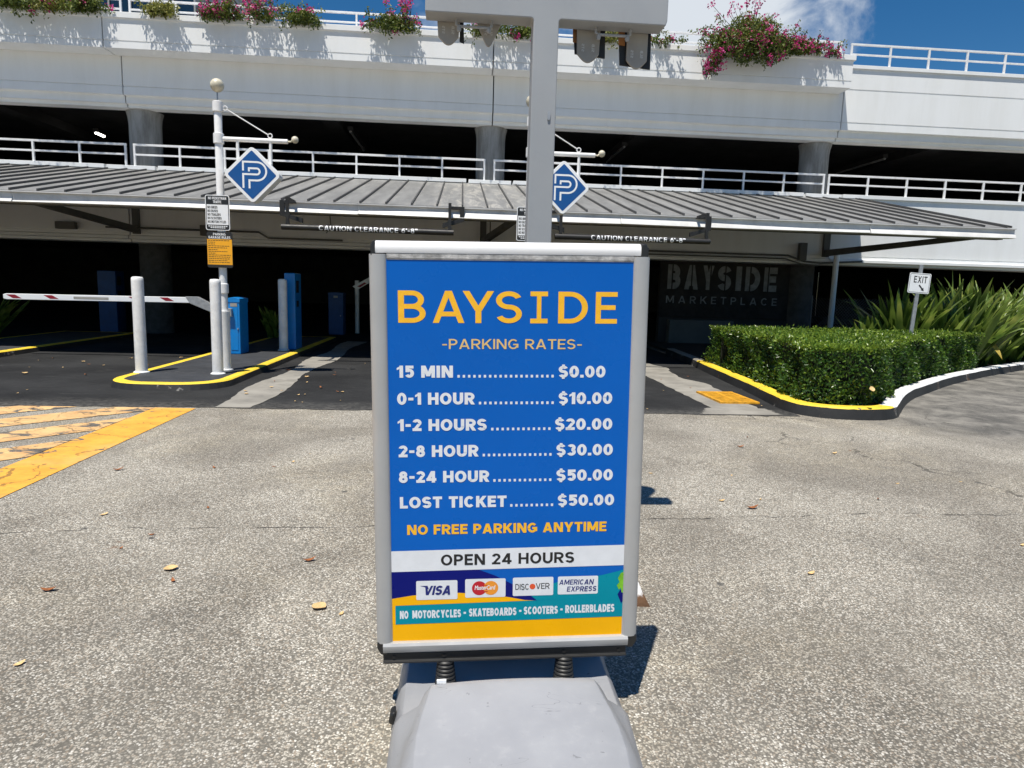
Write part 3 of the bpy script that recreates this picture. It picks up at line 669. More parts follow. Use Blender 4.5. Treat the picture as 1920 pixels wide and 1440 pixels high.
# gutter: drip edge, set-back face, belly that catches the sun
def gutter(x0, x1, seed):
    R_ = random.Random(seed); n = max(2, int((x1-x0)/.35)); mb = MB(); rows = []
    ph = R_.uniform(0, 6)
    for i in range(n+1):
        x = x0+(x1-x0)*i/n; wv = .5+.5*math.sin(x*.55+ph)*math.sin(x*.21+1+ph); w2 = min(1, max(.12, 1.5*wv-.12)); sg = .006*math.sin(x*.9+ph)
        rows.append([(x, ca-.045, cz-.012), (x, ca-.045, cz-.028), (x, ca-.004, cz-.030), (x, ca-.003, cz-.158+.085*w2+sg), (x, ca-.008-.024*w2, cz-.160+.06*w2+sg), (x, ca-.014-.055*w2, cz-.166-.008*w2+sg), (x, ca+.0, cz-.176+sg), (x, ca+.10, cz-.176+sg), (x, ca+.10, cz-.04)])
    for r0, r1 in zip(rows[:-1], rows[1:]):
        for k in range(len(r0)-1): mb.poly([r0[k], r0[k+1], r1[k+1], r1[k]])
    mb.poly(rows[0][::-1]); mb.poly(rows[-1])
    return mb.build("gutter", 'trim', can, smooth=30, merge=True)
gs = [GX0, -24, -17.8, -11.9, -6.7, -1.6, 2.55, 6.75, CX1+.06]
for i, (a, b) in enumerate(zip(gs[:-1], gs[1:])): gutter(a+.003, b-.003, i*5+2)
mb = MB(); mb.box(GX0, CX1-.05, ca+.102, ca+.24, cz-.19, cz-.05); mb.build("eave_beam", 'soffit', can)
mb = MB()
for y in (12.4, 13.9):
    z = cz+sl_*(y-ca); mb.box(GX0, CX1-.12, y-.03, y+.03, z-.17, z-.035); mb.box(CX1-.30, CX1-.16, y-.07, y+.07, z-.23, z-.171)
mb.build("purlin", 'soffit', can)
for x in (-22.4, -14.7, -7.0, .5, 8.55):
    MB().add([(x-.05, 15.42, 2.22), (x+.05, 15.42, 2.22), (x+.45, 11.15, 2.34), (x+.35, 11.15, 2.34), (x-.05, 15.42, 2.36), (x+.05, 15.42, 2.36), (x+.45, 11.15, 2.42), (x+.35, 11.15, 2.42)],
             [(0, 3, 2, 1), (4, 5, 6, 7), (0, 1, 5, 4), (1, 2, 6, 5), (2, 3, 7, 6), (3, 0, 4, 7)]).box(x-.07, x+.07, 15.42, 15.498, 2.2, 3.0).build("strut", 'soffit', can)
MB().add([(CX1-.012, ca-.01, cz-.17), (CX1-.012, ca-.01, cz-.012), (CX1-.012, cb, cz2-.032), (CX1-.012, cb, cz2-.16), (CX1+.004, ca-.01, cz-.17), (CX1+.004, ca-.01, cz-.012), (CX1+.004, cb, cz2-.032), (CX1+.004, cb, cz2-.16)],
         [(0, 3, 2, 1), (4, 5, 6, 7), (0, 1, 5, 4), (1, 2, 6, 5), (2, 3, 7, 6), (3, 0, 4, 7)]).build("gable_trim", 'trim', can)

# clearance bars hung from the canopy edge
def clearance(x0, x1, bl, br, side, label):
    t = thing("clearance_bar", ((x0+x1)/2, 10.42, 2.0), label, "clearance bar", "clearance bars hung from the canopy edge")
    b = MB().tube([(x0, 10.42, 2.065), (x1, 10.42, 2.065)], .042, 16).build("bar", 'black', t, smooth=40)
    L_ = MB(); text_on(L_, "CAUTION CLEARANCE 6'-8\"", bl, br, 2.022, 2.106, 10.374, .17, .14)
    S_ = MB()
    for f in L_.f:
        q = [(L_.v[i][0], L_.v[i][2]) for i in f]; yy = L_.v[f[0]][1]
        for k in range(10):
            za, zb_ = 2.016+.0096*k, 2.016+.0096*(k+1)
            r = clip(q, lambda p: p[1]-za) if q else q; r = clip(r, lambda p: zb_-p[1]) if r else r
            if len(r) > 2: S_.poly([(p[0], yy, p[1]) for p in r])
    L_ = S_
    L_.v = [(p[0], 10.42-(.0432+10.374-p[1])*math.cos((p[2]-2.060)/.0432), 2.065+(.0432+10.374-p[1])*math.sin((p[2]-2.060)/.0432)) for p in L_.v]
    MB_ = L_.build("lettering", 'pwhite', b)
    for x, d in ((x0+.09, 1), (x1-.06, -1)):
        mb = MB(); mb.box(x-.022, x+.022, 10.398, 10.442, 2.106, 2.50)
        mb.box(x-.02, x+.02, 10.442, 10.99, 2.46, 2.50); mb.build("hanger", 'black', t)
        mb = MB(); mb.prism([(x-d*.22, 2.50), (x-d*.02, 2.50), (x-d*.02, 2.455), (x-d*.15, 2.455), (x-d*.15, 2.315), (x+d*.12, 2.235), (x+d*.12, 2.165), (x-d*.22, 2.275)], 'y', 10.835, 10.875)
        mb.build("bracket", 'black', t)
    return t
clearance(-2.65, -.11, -2.10, -.65, 1, "black clearance bar over the left driveway with white caution lettering")
clearance(1.43, 3.87, 1.99, 3.47, 1, "black clearance bar over the right driveway beside the hedge")

# ceiling lamps inside
def lamp(x, y0, y1, z, mat, label):
    t = thing("ceiling_lamp", (x, (y0+y1)/2, z), label, "lamp", "strip lamps under the upper deck roof")
    MB().box(x-.07, x+.07, y0, y1, z+.02, z+.12).box(x-.012, x+.012, y0+.4, y0+.44, z+.12, 5.13).box(x-.012, x+.012, y1-.44, y1-.4, z+.12, 5.13).build("housing", 'interior', t)
    MB().tube([(x, y0+.02, z), (x, y1-.02, z)], .03, 10).build("tube", mat, t, smooth=40)
lamp(-2.80, 17.8, 20.2, 5.04, 'lampoff', "unlit strip lamp in the upper deck between the two left columns")
lamp(4.25, 18.1, 20.3, 5.04, 'lampoff', "unlit strip lamp in the upper deck right of the grey T shaped post")
lamp(11.45, 18.1, 20.5, 5.04, 'lampoff', "unlit strip lamp in the upper deck at the far right opening")
lamp(-9.66, 19.3, 19.75, 5.02, 'lampon', "small lit lamp glowing in the upper deck at far left")

# wall sign inside
ws = thing("wall_sign", (6.55, 16.2, .7), "dark rusted panel with grey stencil letters BAYSIDE MARKETPLACE behind the hedge", "sign")
pn = MB().box(4.85, 8.2, 16.2, 16.26, .68, 2.12).build("panel", 'rust', ws)
mb = MB()
xb = [5.03, 5.45, 5.90, 6.28, 6.72, 6.98, 7.45, 7.88]
for ch, a, b in zip("BAYSIDE", xb[:-1], xb[1:]):
    wd = (b-a)-.10
    if ch == 'I': text_on(mb, 'I', a+.02, a+.16, 1.36, 1.95, 16.196, .3)
    else: text_on(mb, ch, a, a+wd, 1.36, 1.95, 16.196, .26)
text_on(mb, "MARKETPLACE", 5.02, 7.82, 1.02, 1.20, 16.196, .15, .52)
mb.build("lettering", 'letter', pn)
mb = MB()
for x in (5.145, 5.63, 6.10, 6.47, 7.10, 7.56): mb.box(x-.014, x+.014, 16.188, 16.194, 1.3, 2.0)
mb.build("stencil_bridge", 'rust', pn)

# chain link fence in the right opening
fn = thing("chain_link_fence", (12, 16.6, 0), "dim chain link fence panel in the dark opening beside the drain pipe", "fence")
mb = MB()
for i in range(26):
    x = 8.95+i*.08
    for d in (1, -1):
        a = (x, 16.6, .35); b = (x+d*.9, 16.6+.004*d, 1.25)
        mb.tube([a, b], .0035, 4)
mb.build("mesh", 'fence', fn)
MB().tube([(8.9, 16.6, .42), (11.4, 16.6, .42)], .025, 8).tube([(8.95, 16.62, 0), (8.95, 16.62, 1.3)], .02, 8).build("rail_frame", 'fence', fn, smooth=40)

# ================================================================== ISLAND FURNITURE
def bollard(x, y, h, r, label, z0=.15, mat='bollard'):
    t = thing("bollard", (x, y, z0), label, "bollard", "white pipe bollards on the kerbed islands")
    MB().lathe(x, y, [(z0-.01, r), (z0+.2, r), (z0+h*.5, r*.985), (z0+h-.05, r), (z0+h-.018, r*.97), (z0+h-.004, r*.8), (z0+h, r*.3)], 28).build("post", mat, t, smooth=50)
    MB().lathe(x, y, [(z0, r+.022), (z0+.008, r+.022), (z0+.02, r+.004)], 28).build("foot_ring", mat, t, smooth=40)
bollard(-3.733, 8.20, 1.12, .066, "white bollard at the left front of the island before the gate arm")
bollard(-2.851, 8.18, 1.117, .062, "white bollard close in front of the first parking sign pole")
bollard(-2.851, 11.20, 1.155, .07, "shaded white bollard standing before the tall blue ticket machine")
bollard(-7.35, 16.0, 1.15, .07, "dim grey bollard in the dark left lane beside the blue ticket machine", 0)

def sign_post(px, py, label):
    t = thing("parking_sign_post", (px, py, .15), label, "sign post", "parking sign posts on the islands")
    def X(v): return px+v
    p = MB().lathe(px, py, [(.148, .085), (.165, .085), (.172, .064), (.84, .064), (.87, .07), (.882, .07), (.884, .047), (1.30, .046), (3.30, .044), (3.34, .03)], 24).build("pole", 'white', t, smooth=40)
    for z in (1.10, 2.86, 3.22):
        MB().lathe(px, py, [(z, .046), (z, .060), (z+.11, .060), (z+.118, .047)], 24).build("collar", 'white', p, smooth=40)
    b = MB().ball((px, py, 3.515), .078).build("finial_ball", 'cream', t, smooth=60)
    MB().tube([(px, py, 3.33), (px, py, 3.45)], .009, 8).build("finial_stem", 'galv', b, smooth=40)
    arm = MB().tube([(px+.04, py, 2.915), (px+.80, py, 2.915)], .027, 14).build("arm", 'white', t, smooth=40)
    MB().tube([(px+.80, py, 2.915), (px+.835, py, 2.915), (px+.86, py, 2.935)], .011, 8).ball((px+.885, py, 2.94), .042, 16).build("arm_ball", 'cream', arm, smooth=60)
    for x in (.215, .60): MB().tube([(px+x, py, 2.64), (px+x, py, 2.90)], .018, 10).build("hanger", 'white', arm, smooth=40)
    mb = MB(); mb.tube([(px+.11, py, 3.245), (px+.57, py, 2.985)], .0075, 6)
    for cx, cz_ in ((.085, 3.262), (.595, 2.972)):
        mb.tube([(px+cx+.025*math.cos(2*math.pi*i/14), py, cz_+.025*math.sin(2*math.pi*i/14)) for i in range(15)], .007, 6)
    mb.build("stay_wire", 'white', t, smooth=50)
    # diamond box
    cx, czz, hd = px+.405, 2.50, .335
    def diam(hd, r):
        c = hd-r*(math.sqrt(2)-1); out = []
        for a in (0, 90, 180, 270):
            u, v = cx+(hd-r*math.sqrt(2))*math.cos(rad(a)), czz+(hd-r*math.sqrt(2))*math.sin(rad(a))
            out += [(u+r*math.cos(rad(a-45+90*i/6)), v+r*math.sin(rad(a-45+90*i/6))) for i in range(7)]
        return out
    bx = MB().prism(diam(hd, .05), 'y', py-.10, py+.06).build("sign_box", 'pwhite', t, bevel=.004)
    fm = MB(); face_poly(fm, diam(hd-.052, .016), py-.1015); f = fm.build("face", 'pblue', bx)
    k = (hd-.052)/270*1.03; to = lambda q: (cx+(q[0]-505)*k, czz-(q[1]-1042)*k)
    A1 = [(410, 1000), (410, 905), (560, 905)]+[(560+97*math.sin(rad(a)), 1002-97*math.cos(rad(a))) for a in range(12, 180, 12)]+[(560, 1100), (475, 1100), (475, 1187)]
    B1 = [(472, 1007), (472, 972), (555, 972)]+[(555+32*math.sin(rad(a)), 1004-32*math.cos(rad(a))) for a in range(18, 180, 18)]+[(555, 1036), (410, 1036), (410, 1184)]
    lm = MB()
    for L_ in (A1, B1):
        for i, q in enumerate(strip([to(q) for q in L_], 20*k)): face_poly(lm, q, py-.1022-.00003*(i % 5))
    lm.build("letter_mark", 'pwhite', bx)
    # rule plates
    yb = py-.075
    w0, w1, z0, z1 = px-.155, px+.125, 1.845, 2.255
    s1 = MB().prism(rrect(w0, w1, z0, z1, .025), 'y', yb, yb+.004).build("rule_plate", 'pwhite', t)
    mb = MB()
    face_poly(mb, rrect(w0+.008, w1-.008, z0+.008, z1-.008, .02), yb-.0006, 0)
    mb.poly([(w0+.016, yb-.0012, z0+.065), (w1-.016, yb-.0012, z0+.065), (w1-.016, yb-.0012, z1-.11), (w0+.016, yb-.0012, z1-.11)], 1)
    text_on(mb, "NO PEDESTRIAN", w0+.036, w1-.036, z1-.052, z1-.022, yb-.0012, .2, .1, 1); text_on(mb, "TRAFFIC", w0+.09, w1-.09, z1-.095, z1-.063, yb-.0012, .2, .1, 1)
    for i, (tx, wd) in enumerate((("NO BIKES", .115), ("NO BUSES", .12), ("NO TRAILERS", .15), ("NO SCOOTERS", .16), ("NO MOTORCYCLES", .21))):
        text_on(mb, tx, w0+.026, w0+.026+wd, z1-.158-.042*i, z1-.128-.042*i, yb-.0018, .22, .1, 0)
    for i in range(2):
        for j in range(9 if i == 0 else 7): mb.poly([(w0+.03+.025*j+i*.025, yb-.0012, z0+.043-.018*i), (w0+.05+.025*j+i*.025, yb-.0012, z0+.043-.018*i), (w0+.05+.025*j+i*.025, yb-.0012, z0+.053-.018*i), (w0+.03+.025*j+i*.025, yb-.0012, z0+.053-.018*i)], 1)
    mb.build("print", ['blackgloss', 'pwhite'], s1)
    w0, w1, z0, z1 = px-.15, px+.145, 1.405, 1.825
    s2 = MB().prism(rrect(w0, w1, z0, z1, .02), 'y', yb, yb+.004).build("rule_plate", 'blackgloss', t); s2['label'] = "amber garage rules plate with black header"
    mb = MB(); mb.poly([(w0+.003, yb-.0008, z0+.035), (w1-.003, yb-.0008, z0+.035), (w1-.003, yb-.0008, z1-.085), (w0+.003, yb-.0008, z1-.085)], 0)
    text_on(mb, "PARKING", w0+.075, w1-.075, z1-.040, z1-.012, yb-.0008, .17, .1, 1); text_on(mb, "GARAGE RULES", w0+.02, w1-.02, z1-.078, z1-.048, yb-.0008, .18, .1, 1)
    R_ = random.Random(3)
    for i in range(13):
        z = z1-.103-.0215*i; x = w0+.015; end = w1-.02-R_.choice((0, .01, .04, .15, .18))
        while x < end:
            l = min(R_.uniform(.012, .035), end-x); mb.poly([(x, yb-.0014, z), (x+l, yb-.0014, z), (x+l, yb-.0014, z+.007), (x, yb-.0014, z+.007)], 2); x += l+.006
    mb.build("print", ['amber', 'pwhite', 'blackgloss'], s2)
    return t
sp = sign_post(-2.88, 8.54, "white pole on the left island with blue diamond P sign and amber rules plate")
copy_tree(sp, (.84, 8.54, .15), "white pole with blue diamond P sign partly behind the grey T shaped post")

# barrier gates
def barrier(x, y, z0, h, label, w=.17, d=.40, paint='cab'):
    t = thing("barrier_gate", (x, y, z0), label, "barrier gate", "boom barrier gates in the lanes")
    cb_ = MB().box(x-w/2, x+w/2, y-d/2, y+d/2, z0, z0+h).build("cabinet", paint, t, bevel=.012)
    MB().prism([(x-w/2-.006, z0+h-.05), (x+w/2+.006, z0+h-.05), (x+w/2+.006, z0+h+.012), (x, z0+h+.03), (x-w/2-.006, z0+h+.012)], 'y', y-d/2-.008, y+d/2+.008).build("lid", paint, cb_, bevel=.006)
    MB().box(x-w/2+.03, x+w/2-.03, y-d/2-.006, y-d/2+.002, z0+.06, z0+h-.12).build("door", paint, cb_, bevel=.003)
    MB().box(x-.05, x+.05, y-d/2-.0085, y-d/2-.005, z0+h-.11, z0+h-.06).build('label_plate', 'plate', cb_)
    MB().lathe(x+w*.32, y-d/2-.006, [(z0+h*.45, .001), (z0+h*.45+.001, .012), (z0+h*.45+.022, .012), (z0+h*.45+.023, .001)], 10).build('lock', 'galv', cb_)
    return t
b1 = barrier(-3.385, 10.66, .15, .83, "blue barrier gate cabinet on the left island with a lowered striped arm")
ya = 10.42
am = MB().prism([(-6.58, .893), (-3.98, .908), (-3.94, .992), (-6.58, .977), (-6.62, .965), (-6.62, .905)], 'y', ya-.028, ya+.028).build("arm", 'pwhite', b1, bevel=.006)
for a in (-6.575, -6.06, -4.87, -4.43):
    z = .905+(a+6.58)*.0077; MB().prism([(a, z+.060), (a+.09, z+.008), (a+.21, z+.008), (a+.12, z+.060)], 'y', ya-.0294, ya-.0275).build("red_stripe", 'red', am)
MB().box(-5.64, -5.15, ya-.0294, ya-.0282, .922, .958).build("arm_label", 'plate', am)
MB().prism([(-3.99, .90), (-3.60, .74), (-3.40, .72), (-3.40, .84), (-3.58, .85), (-3.88, 1.003), (-4.06, 1.001)], 'y', ya-.034, ya+.034).build("arm_bracket", 'galv', b1, bevel=.004)
b2 = barrier(-3.05, 17.2, 0, 1.02, "second blue barrier gate in the dark garage with raised white arm", .36, .4, 'cabshade')
MB().tube([(-2.62, 17.6, 0), (-2.62, 17.6, 1.35)], .055, 12).build("post", 'white', b2, smooth=40)
a2 = MB().add([(-2.72, 17.5, 1.20), (-2.60, 17.5, 1.12), (.3, 17.5, 3.0 - .15), (.3, 17.5, 2.92), (-2.72, 17.56, 1.20), (-2.60, 17.56, 1.12), (.3, 17.56, 2.85), (.3, 17.56, 2.92)], [(0, 1, 2, 3), (7, 6, 5, 4), (0, 3, 7, 4), (1, 5, 6, 2), (0, 4, 5, 1), (3, 2, 6, 7)]).build("arm", 'pwhite', b2)
mb = MB(); mb.poly([(-2.60, 17.498, 1.20), (-2.53, 17.498, 1.18), (-2.36, 17.498, 1.29), (-2.42, 17.498, 1.31)]); mb.build("red_stripe", 'red', a2)

def ticket(x, y, z0, h, w, d, label, paint="cab"):
    t = thing("ticket_machine", (x, y, z0), label, "ticket machine", "blue ticket machines beside the lanes")
    b = MB().box(x-w/2, x+w/2, y-d/2, y+d/2, z0, z0+h).build("housing", paint, t, bevel=.012)
    mb = MB(); mb.box(x+w/2, x+w/2+.006, y-d/2+.07, y-d/2+.24, z0+h-.32, z0+h-.12); mb.build("screen", 'black', t)
    MB().box(x+w/2, x+w/2+.006, y-d/2+.08, y-d/2+.22, z0+h-.55, z0+h-.45).build("card_slot", 'black', t)
ticket(-2.785, 11.60, .15, 1.255, .175, .42, "tall blue ticket machine on the left island at the edge of the shade")
ticket(-8.05, 16.4, 0, 1.40, .40, .42, "dim blue ticket machine deep in the dark left lane", "cabshade")

# the island furniture stands on the low island top
for o in list(C.objects):
    if o.parent is None and o.type == 'EMPTY' and abs(o.location.z-.15) < 1e-6 and o.get('category') in ("bollard", "sign post", "barrier gate", "ticket machine"):
        o.location = (o.location.x*1.0585, o.location.y*1.0585, .085); o.scale = (1.0585,)*3

# EXIT sign
ex = thing("exit_sign", (6.83, 9.75, .06), "small white EXIT sign with an arrow on a leaning steel post in the hedge", "sign", rot=(0, rad(2.6), 0))
MB().box(-.028, .028, -.012, .012, 0, 1.72).build("post", 'galv', ex, local=True, bevel=.003)
pl = MB().prism(rrect(-.17, .17, 1.30, 1.60, .022), 'y', -.018, -.0125).build("plate", 'pwhite', ex, local=True)
mb = MB()
for k, (i, o_) in enumerate(((.150, .156),)):
    for q in strip(rrect(-.156, .156, 1.314, 1.586, .016)+[rrect(-.156, .156, 1.314, 1.586, .016)[0]], .006): face_poly(mb, q, -.0186)
text_on(mb, "EXIT", -.095, .115, 1.455, 1.555, -.0184, .17, .16)
face_poly(mb, [(-.01, 1.415), (.006, 1.432), (.062, 1.375), (.046, 1.360)], -.0186); face_poly(mb, [(.085, 1.335), (.032, 1.350), (.073, 1.390)], -.01862)
mb.build("print", 'print_black', pl, local=True)

# drain grate
gt = thing("drain_grate", (3.26, 7.85, .008), "rusty yellow drain grate in the concrete strip beside the yellow kerb", "drain grate")
mb = MB(); gx0, gx1, gy0, gy1 = 3.02, 3.49, 7.44, 8.25
mb.box(gx0, gx1, gy0, gy0+.04, .008, .03); mb.box(gx0, gx1, gy1-.04, gy1, .008, .03); mb.box(gx0, gx0+.04, gy0+.04, gy1-.04, .008, .0298); mb.box(gx1-.04, gx1, gy0+.04, gy1-.04, .008, .0298)
mb.box(3.245, 3.275, gy0+.04, gy1-.04, .008, .0285)
mb.build("frame", 'grate', gt)
mb = MB()
for i in range(15):
    y = gy0+.065+i*.0485; mb.box(gx0+.04, 3.245, y, y+.026, .008, .0275); mb.box(3.275, gx1-.04, y, y+.026, .008, .0275)
mb.build("bar_grid", 'grate', gt)
MB().poly([(gx0+.04, gy0+.04, .0095), (gx1-.04, gy0+.04, .0095), (gx1-.04, gy1-.04, .0095), (gx0+.04, gy1-.04, .0095)]).build("pit", 'black', gt)

# ================================================================== PLANTS
def inside(x, y, poly):
    c = np.zeros(len(x), bool); n = len(poly)
    for i in range(n):
        x1, y1 = poly[i]; x2, y2 = poly[(i+1) % n]
        k = ((y1 > y) != (y2 > y)) & (x < (x2-x1)*(y-y1)/(y2-y1+1e-12)+x1); c ^= k
    return c
hp = [p for p in off_open(KS, .20) if p[1] < 11.05]
hp = [p for p in hp if p[0] < 8.95]
HO = hp+[(8.85, 10.85), (8.2, 10.75), (4.3, 10.55)]          # outline, counter-clockwise
HZ = .735
hg = thing("hedge", (5.5, 9, .06), "clipped dark green hedge with rounded nose in the kerbed bed", "hedge")
core = [p for p in offset(HO, .17) if p[0] < 8.45]
MB().prism(core, 'z', .07, HZ-.09).build("branch_core", 'core', hg)
def hedge_leaves():
    P = []; Nn = []
    n = len(HO)
    for i in range(n):
        a = np.array(HO[i]); b = np.array(HO[(i+1) % n]); l = np.linalg.norm(b-a)
        if l < 1e-4: continue
        t = (b-a)/l; nn = np.array([t[1], -t[0], 0])
        m = int(l*(HZ-.08)*3600); u = RNG.random(m); z = .10+(HZ-.10)*RNG.random(m)
        q = np.c_[a[0]+(b[0]-a[0])*u, a[1]+(b[1]-a[1])*u, z]
        lump = .05*np.sin(q[:, 0]*5.1+q[:, 2]*7)+.04*np.sin(q[:, 1]*6.3-q[:, 2]*9)+.03*np.sin(q[:, 0]*13+q[:, 1]*11)
        back = np.clip((z-(HZ-.10))/.10, 0, 1)**2*.07
        q -= nn*(np.abs(RNG.normal(0, .04, m))+back-lump*.9-.0)[:, None]
        P.append(q); Nn.append(np.repeat(nn[None], m, 0)*.9+np.array([0, 0, .45]))
    xs_ = np.array(HO); m = 95000
    x = RNG.uniform(xs_[:, 0].min(), xs_[:, 0].max(), m); y = RNG.uniform(xs_[:, 1].min(), xs_[:, 1].max(), m)
    k = inside(x, y, HO); x, y = x[k], y[k]
    z = HZ-np.abs(RNG.normal(0, .028, len(x)))+.014*np.sin(x*4.3)*np.sin(y*3.7)
    P.append(np.c_[x, y, z]); Nn.append(np.repeat(np.array([[0, 0, 1.]]), len(x), 0))
    # the odd shoot standing proud
    m = 900; j = RNG.integers(0, len(x), m); P.append(np.c_[x[j], y[j], HZ+RNG.uniform(0, .05, m)]); Nn.append(rdir(m, 1))
    P = np.concatenate(P); Nn = np.concatenate(Nn); n = len(P)
    Nn = Nn+RNG.normal(0, .45, (n, 3)); Dr = rdir(n, .35)+Nn*.5
    tone = np.clip(RNG.beta(2, 2.6, n)+.42*np.clip((P[:, 2]-HZ+.10)/.08, 0, 1)-.12*(np.sin(P[:, 0]*3.1)*np.sin(P[:, 1]*2.7) > .45), 0, 1)  # leaves near the top toned lighter, sunlight painted into their colour
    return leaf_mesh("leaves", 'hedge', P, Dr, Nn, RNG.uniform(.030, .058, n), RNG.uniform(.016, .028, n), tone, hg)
hedge_leaves()

def lily(name, seed, n, lmin, lmax, spread):
    R_ = np.random.default_rng(seed); V_ = []; F_ = []; T_ = []
    for i in range(n):
        az = R_.uniform(0, 2*math.pi); L_ = R_.uniform(lmin, lmax); el0 = R_.uniform(math.radians(50), math.radians(88)); bend = R_.uniform(.15, .95)*spread
        wd = R_.uniform(.095, .15); p = np.array([R_.normal(0, .07), R_.normal(0, .07), 0.0]); ns = 9; el = el0; b = len(V_)
        side = np.array([-math.sin(az), math.cos(az), 0]); tw = R_.normal(0, .35)
        for k in range(ns+1):
            u = k/ns; ww = wd*(1-(u)**3.2)*(.55+.6*min(1, u*2.2)) + .004
            d = np.array([math.cos(az)*math.cos(el), math.sin(az)*math.cos(el), math.sin(el)]); up = np.cross(side, d)
            s_ = side*math.cos(tw*u)+up*math.sin(tw*u)
            V_ += [p-s_*ww/2+up*ww*.18, p-up*ww*.1, p+s_*ww/2+up*ww*.18]; p = p+d*L_/ns; el -= bend*(u**1.4)*.42
            T_ += [min(1, max(0, .25+.5*u*R_.random()+R_.normal(0, .22)))]*3
            if k < ns:
                o = b+k*3; F_ += [(o, o+1, o+4, o+3), (o+1, o+2, o+5, o+4)]
    me = bpy.data.meshes.new(name); me.from_pydata([tuple(v) for v in V_], [], F_); me.materials.append(M['lily'])
    at = me.attributes.new("leaf_tone", 'FLOAT', 'POINT'); at.data.foreach_set('value', np.array(T_, np.float32))
    me.polygons.foreach_set('use_smooth', [True]*len(me.polygons))
    return me
LM = [lily("strap_leaves", 21+i, 46, .95, 1.65, .85) for i in range(3)]+[lily("strap_leaves", 31, 34, .7, 1.15, .75)]
lilies = [(7.15, 11.30, 3, .95), (7.75, 11.22, 0, .95), (8.35, 11.22, 1, 1.0), (9.0, 11.32, 2, 1.0), (9.75, 11.85, 0, 1.0), (10.4, 12.3, 1, 1.0), (11.1, 12.75, 2, 1.0), (8.0, 11.75, 2, 1.05), (9.3, 12.1, 1, 1.15), (10.1, 13.0, 0, 1.15), (11.2, 13.6, 2, 1.15), (12.0, 13.3, 1, 1.0), (12.9, 13.8, 0, 1.05), (12.5, 14.3, 2, 1.15)]
first = None
for i, (x, y, k, s) in enumerate(lilies):
    if first is None or k not in first:
        first = first or {}
        o = bpy.data.objects.new("lily_plant", LM[k]); C.objects.link(o); first[k] = o
    else: o = first[k].copy(); C.objects.link(o)
    o.location = (x, y, .06); o.rotation_euler = (0, 0, random.uniform(0, 6.28)); o.scale = (s, s, s)
    lab = {0: "sparse strap leaved lily clump at the left end of the lilies by the drain pipe", 1: "strap leaved lily clump directly behind the EXIT sign", 4: "strap leaved lily clump leaning over the right end of the hedge"}.get(i, "strap leaved lily clump in the mass right of the EXIT sign")
    tag(o, lab, "lily", "strap leaved lilies behind the hedge")
# yellowed drooping leaf at the hedge end
def dead_leaf(x, y, az, L_, label):
    mb = MB(); pts = []; el = rad(-35)
    p = Vector((x, y, .62)); s_ = Vector((-math.sin(az)*.75, math.cos(az)*.3, .62)); rows = []
    for k in range(10):
        u = k/9; ww = .10*(1-u**3)*(.5+min(.5, u)); rows.append((p-s_*ww/2, p+Vector((0, 0, -.012)), p+s_*ww/2)); p = p+Vector((math.cos(az)*math.cos(el), math.sin(az)*math.cos(el), math.sin(el)))*L_/9; el -= .06
    for a, b in zip(rows[:-1], rows[1:]): mb.poly([a[0], a[1], b[1], b[0]]); mb.poly([a[1], a[2], b[2], b[1]])
    return tag(mb.build("withered_leaf", 'dry', smooth=60, merge=True), label, "leaf")
dead_leaf(9.3, 11.2, rad(-70), .46, "long yellow withered lily leaf drooping to the white kerb")

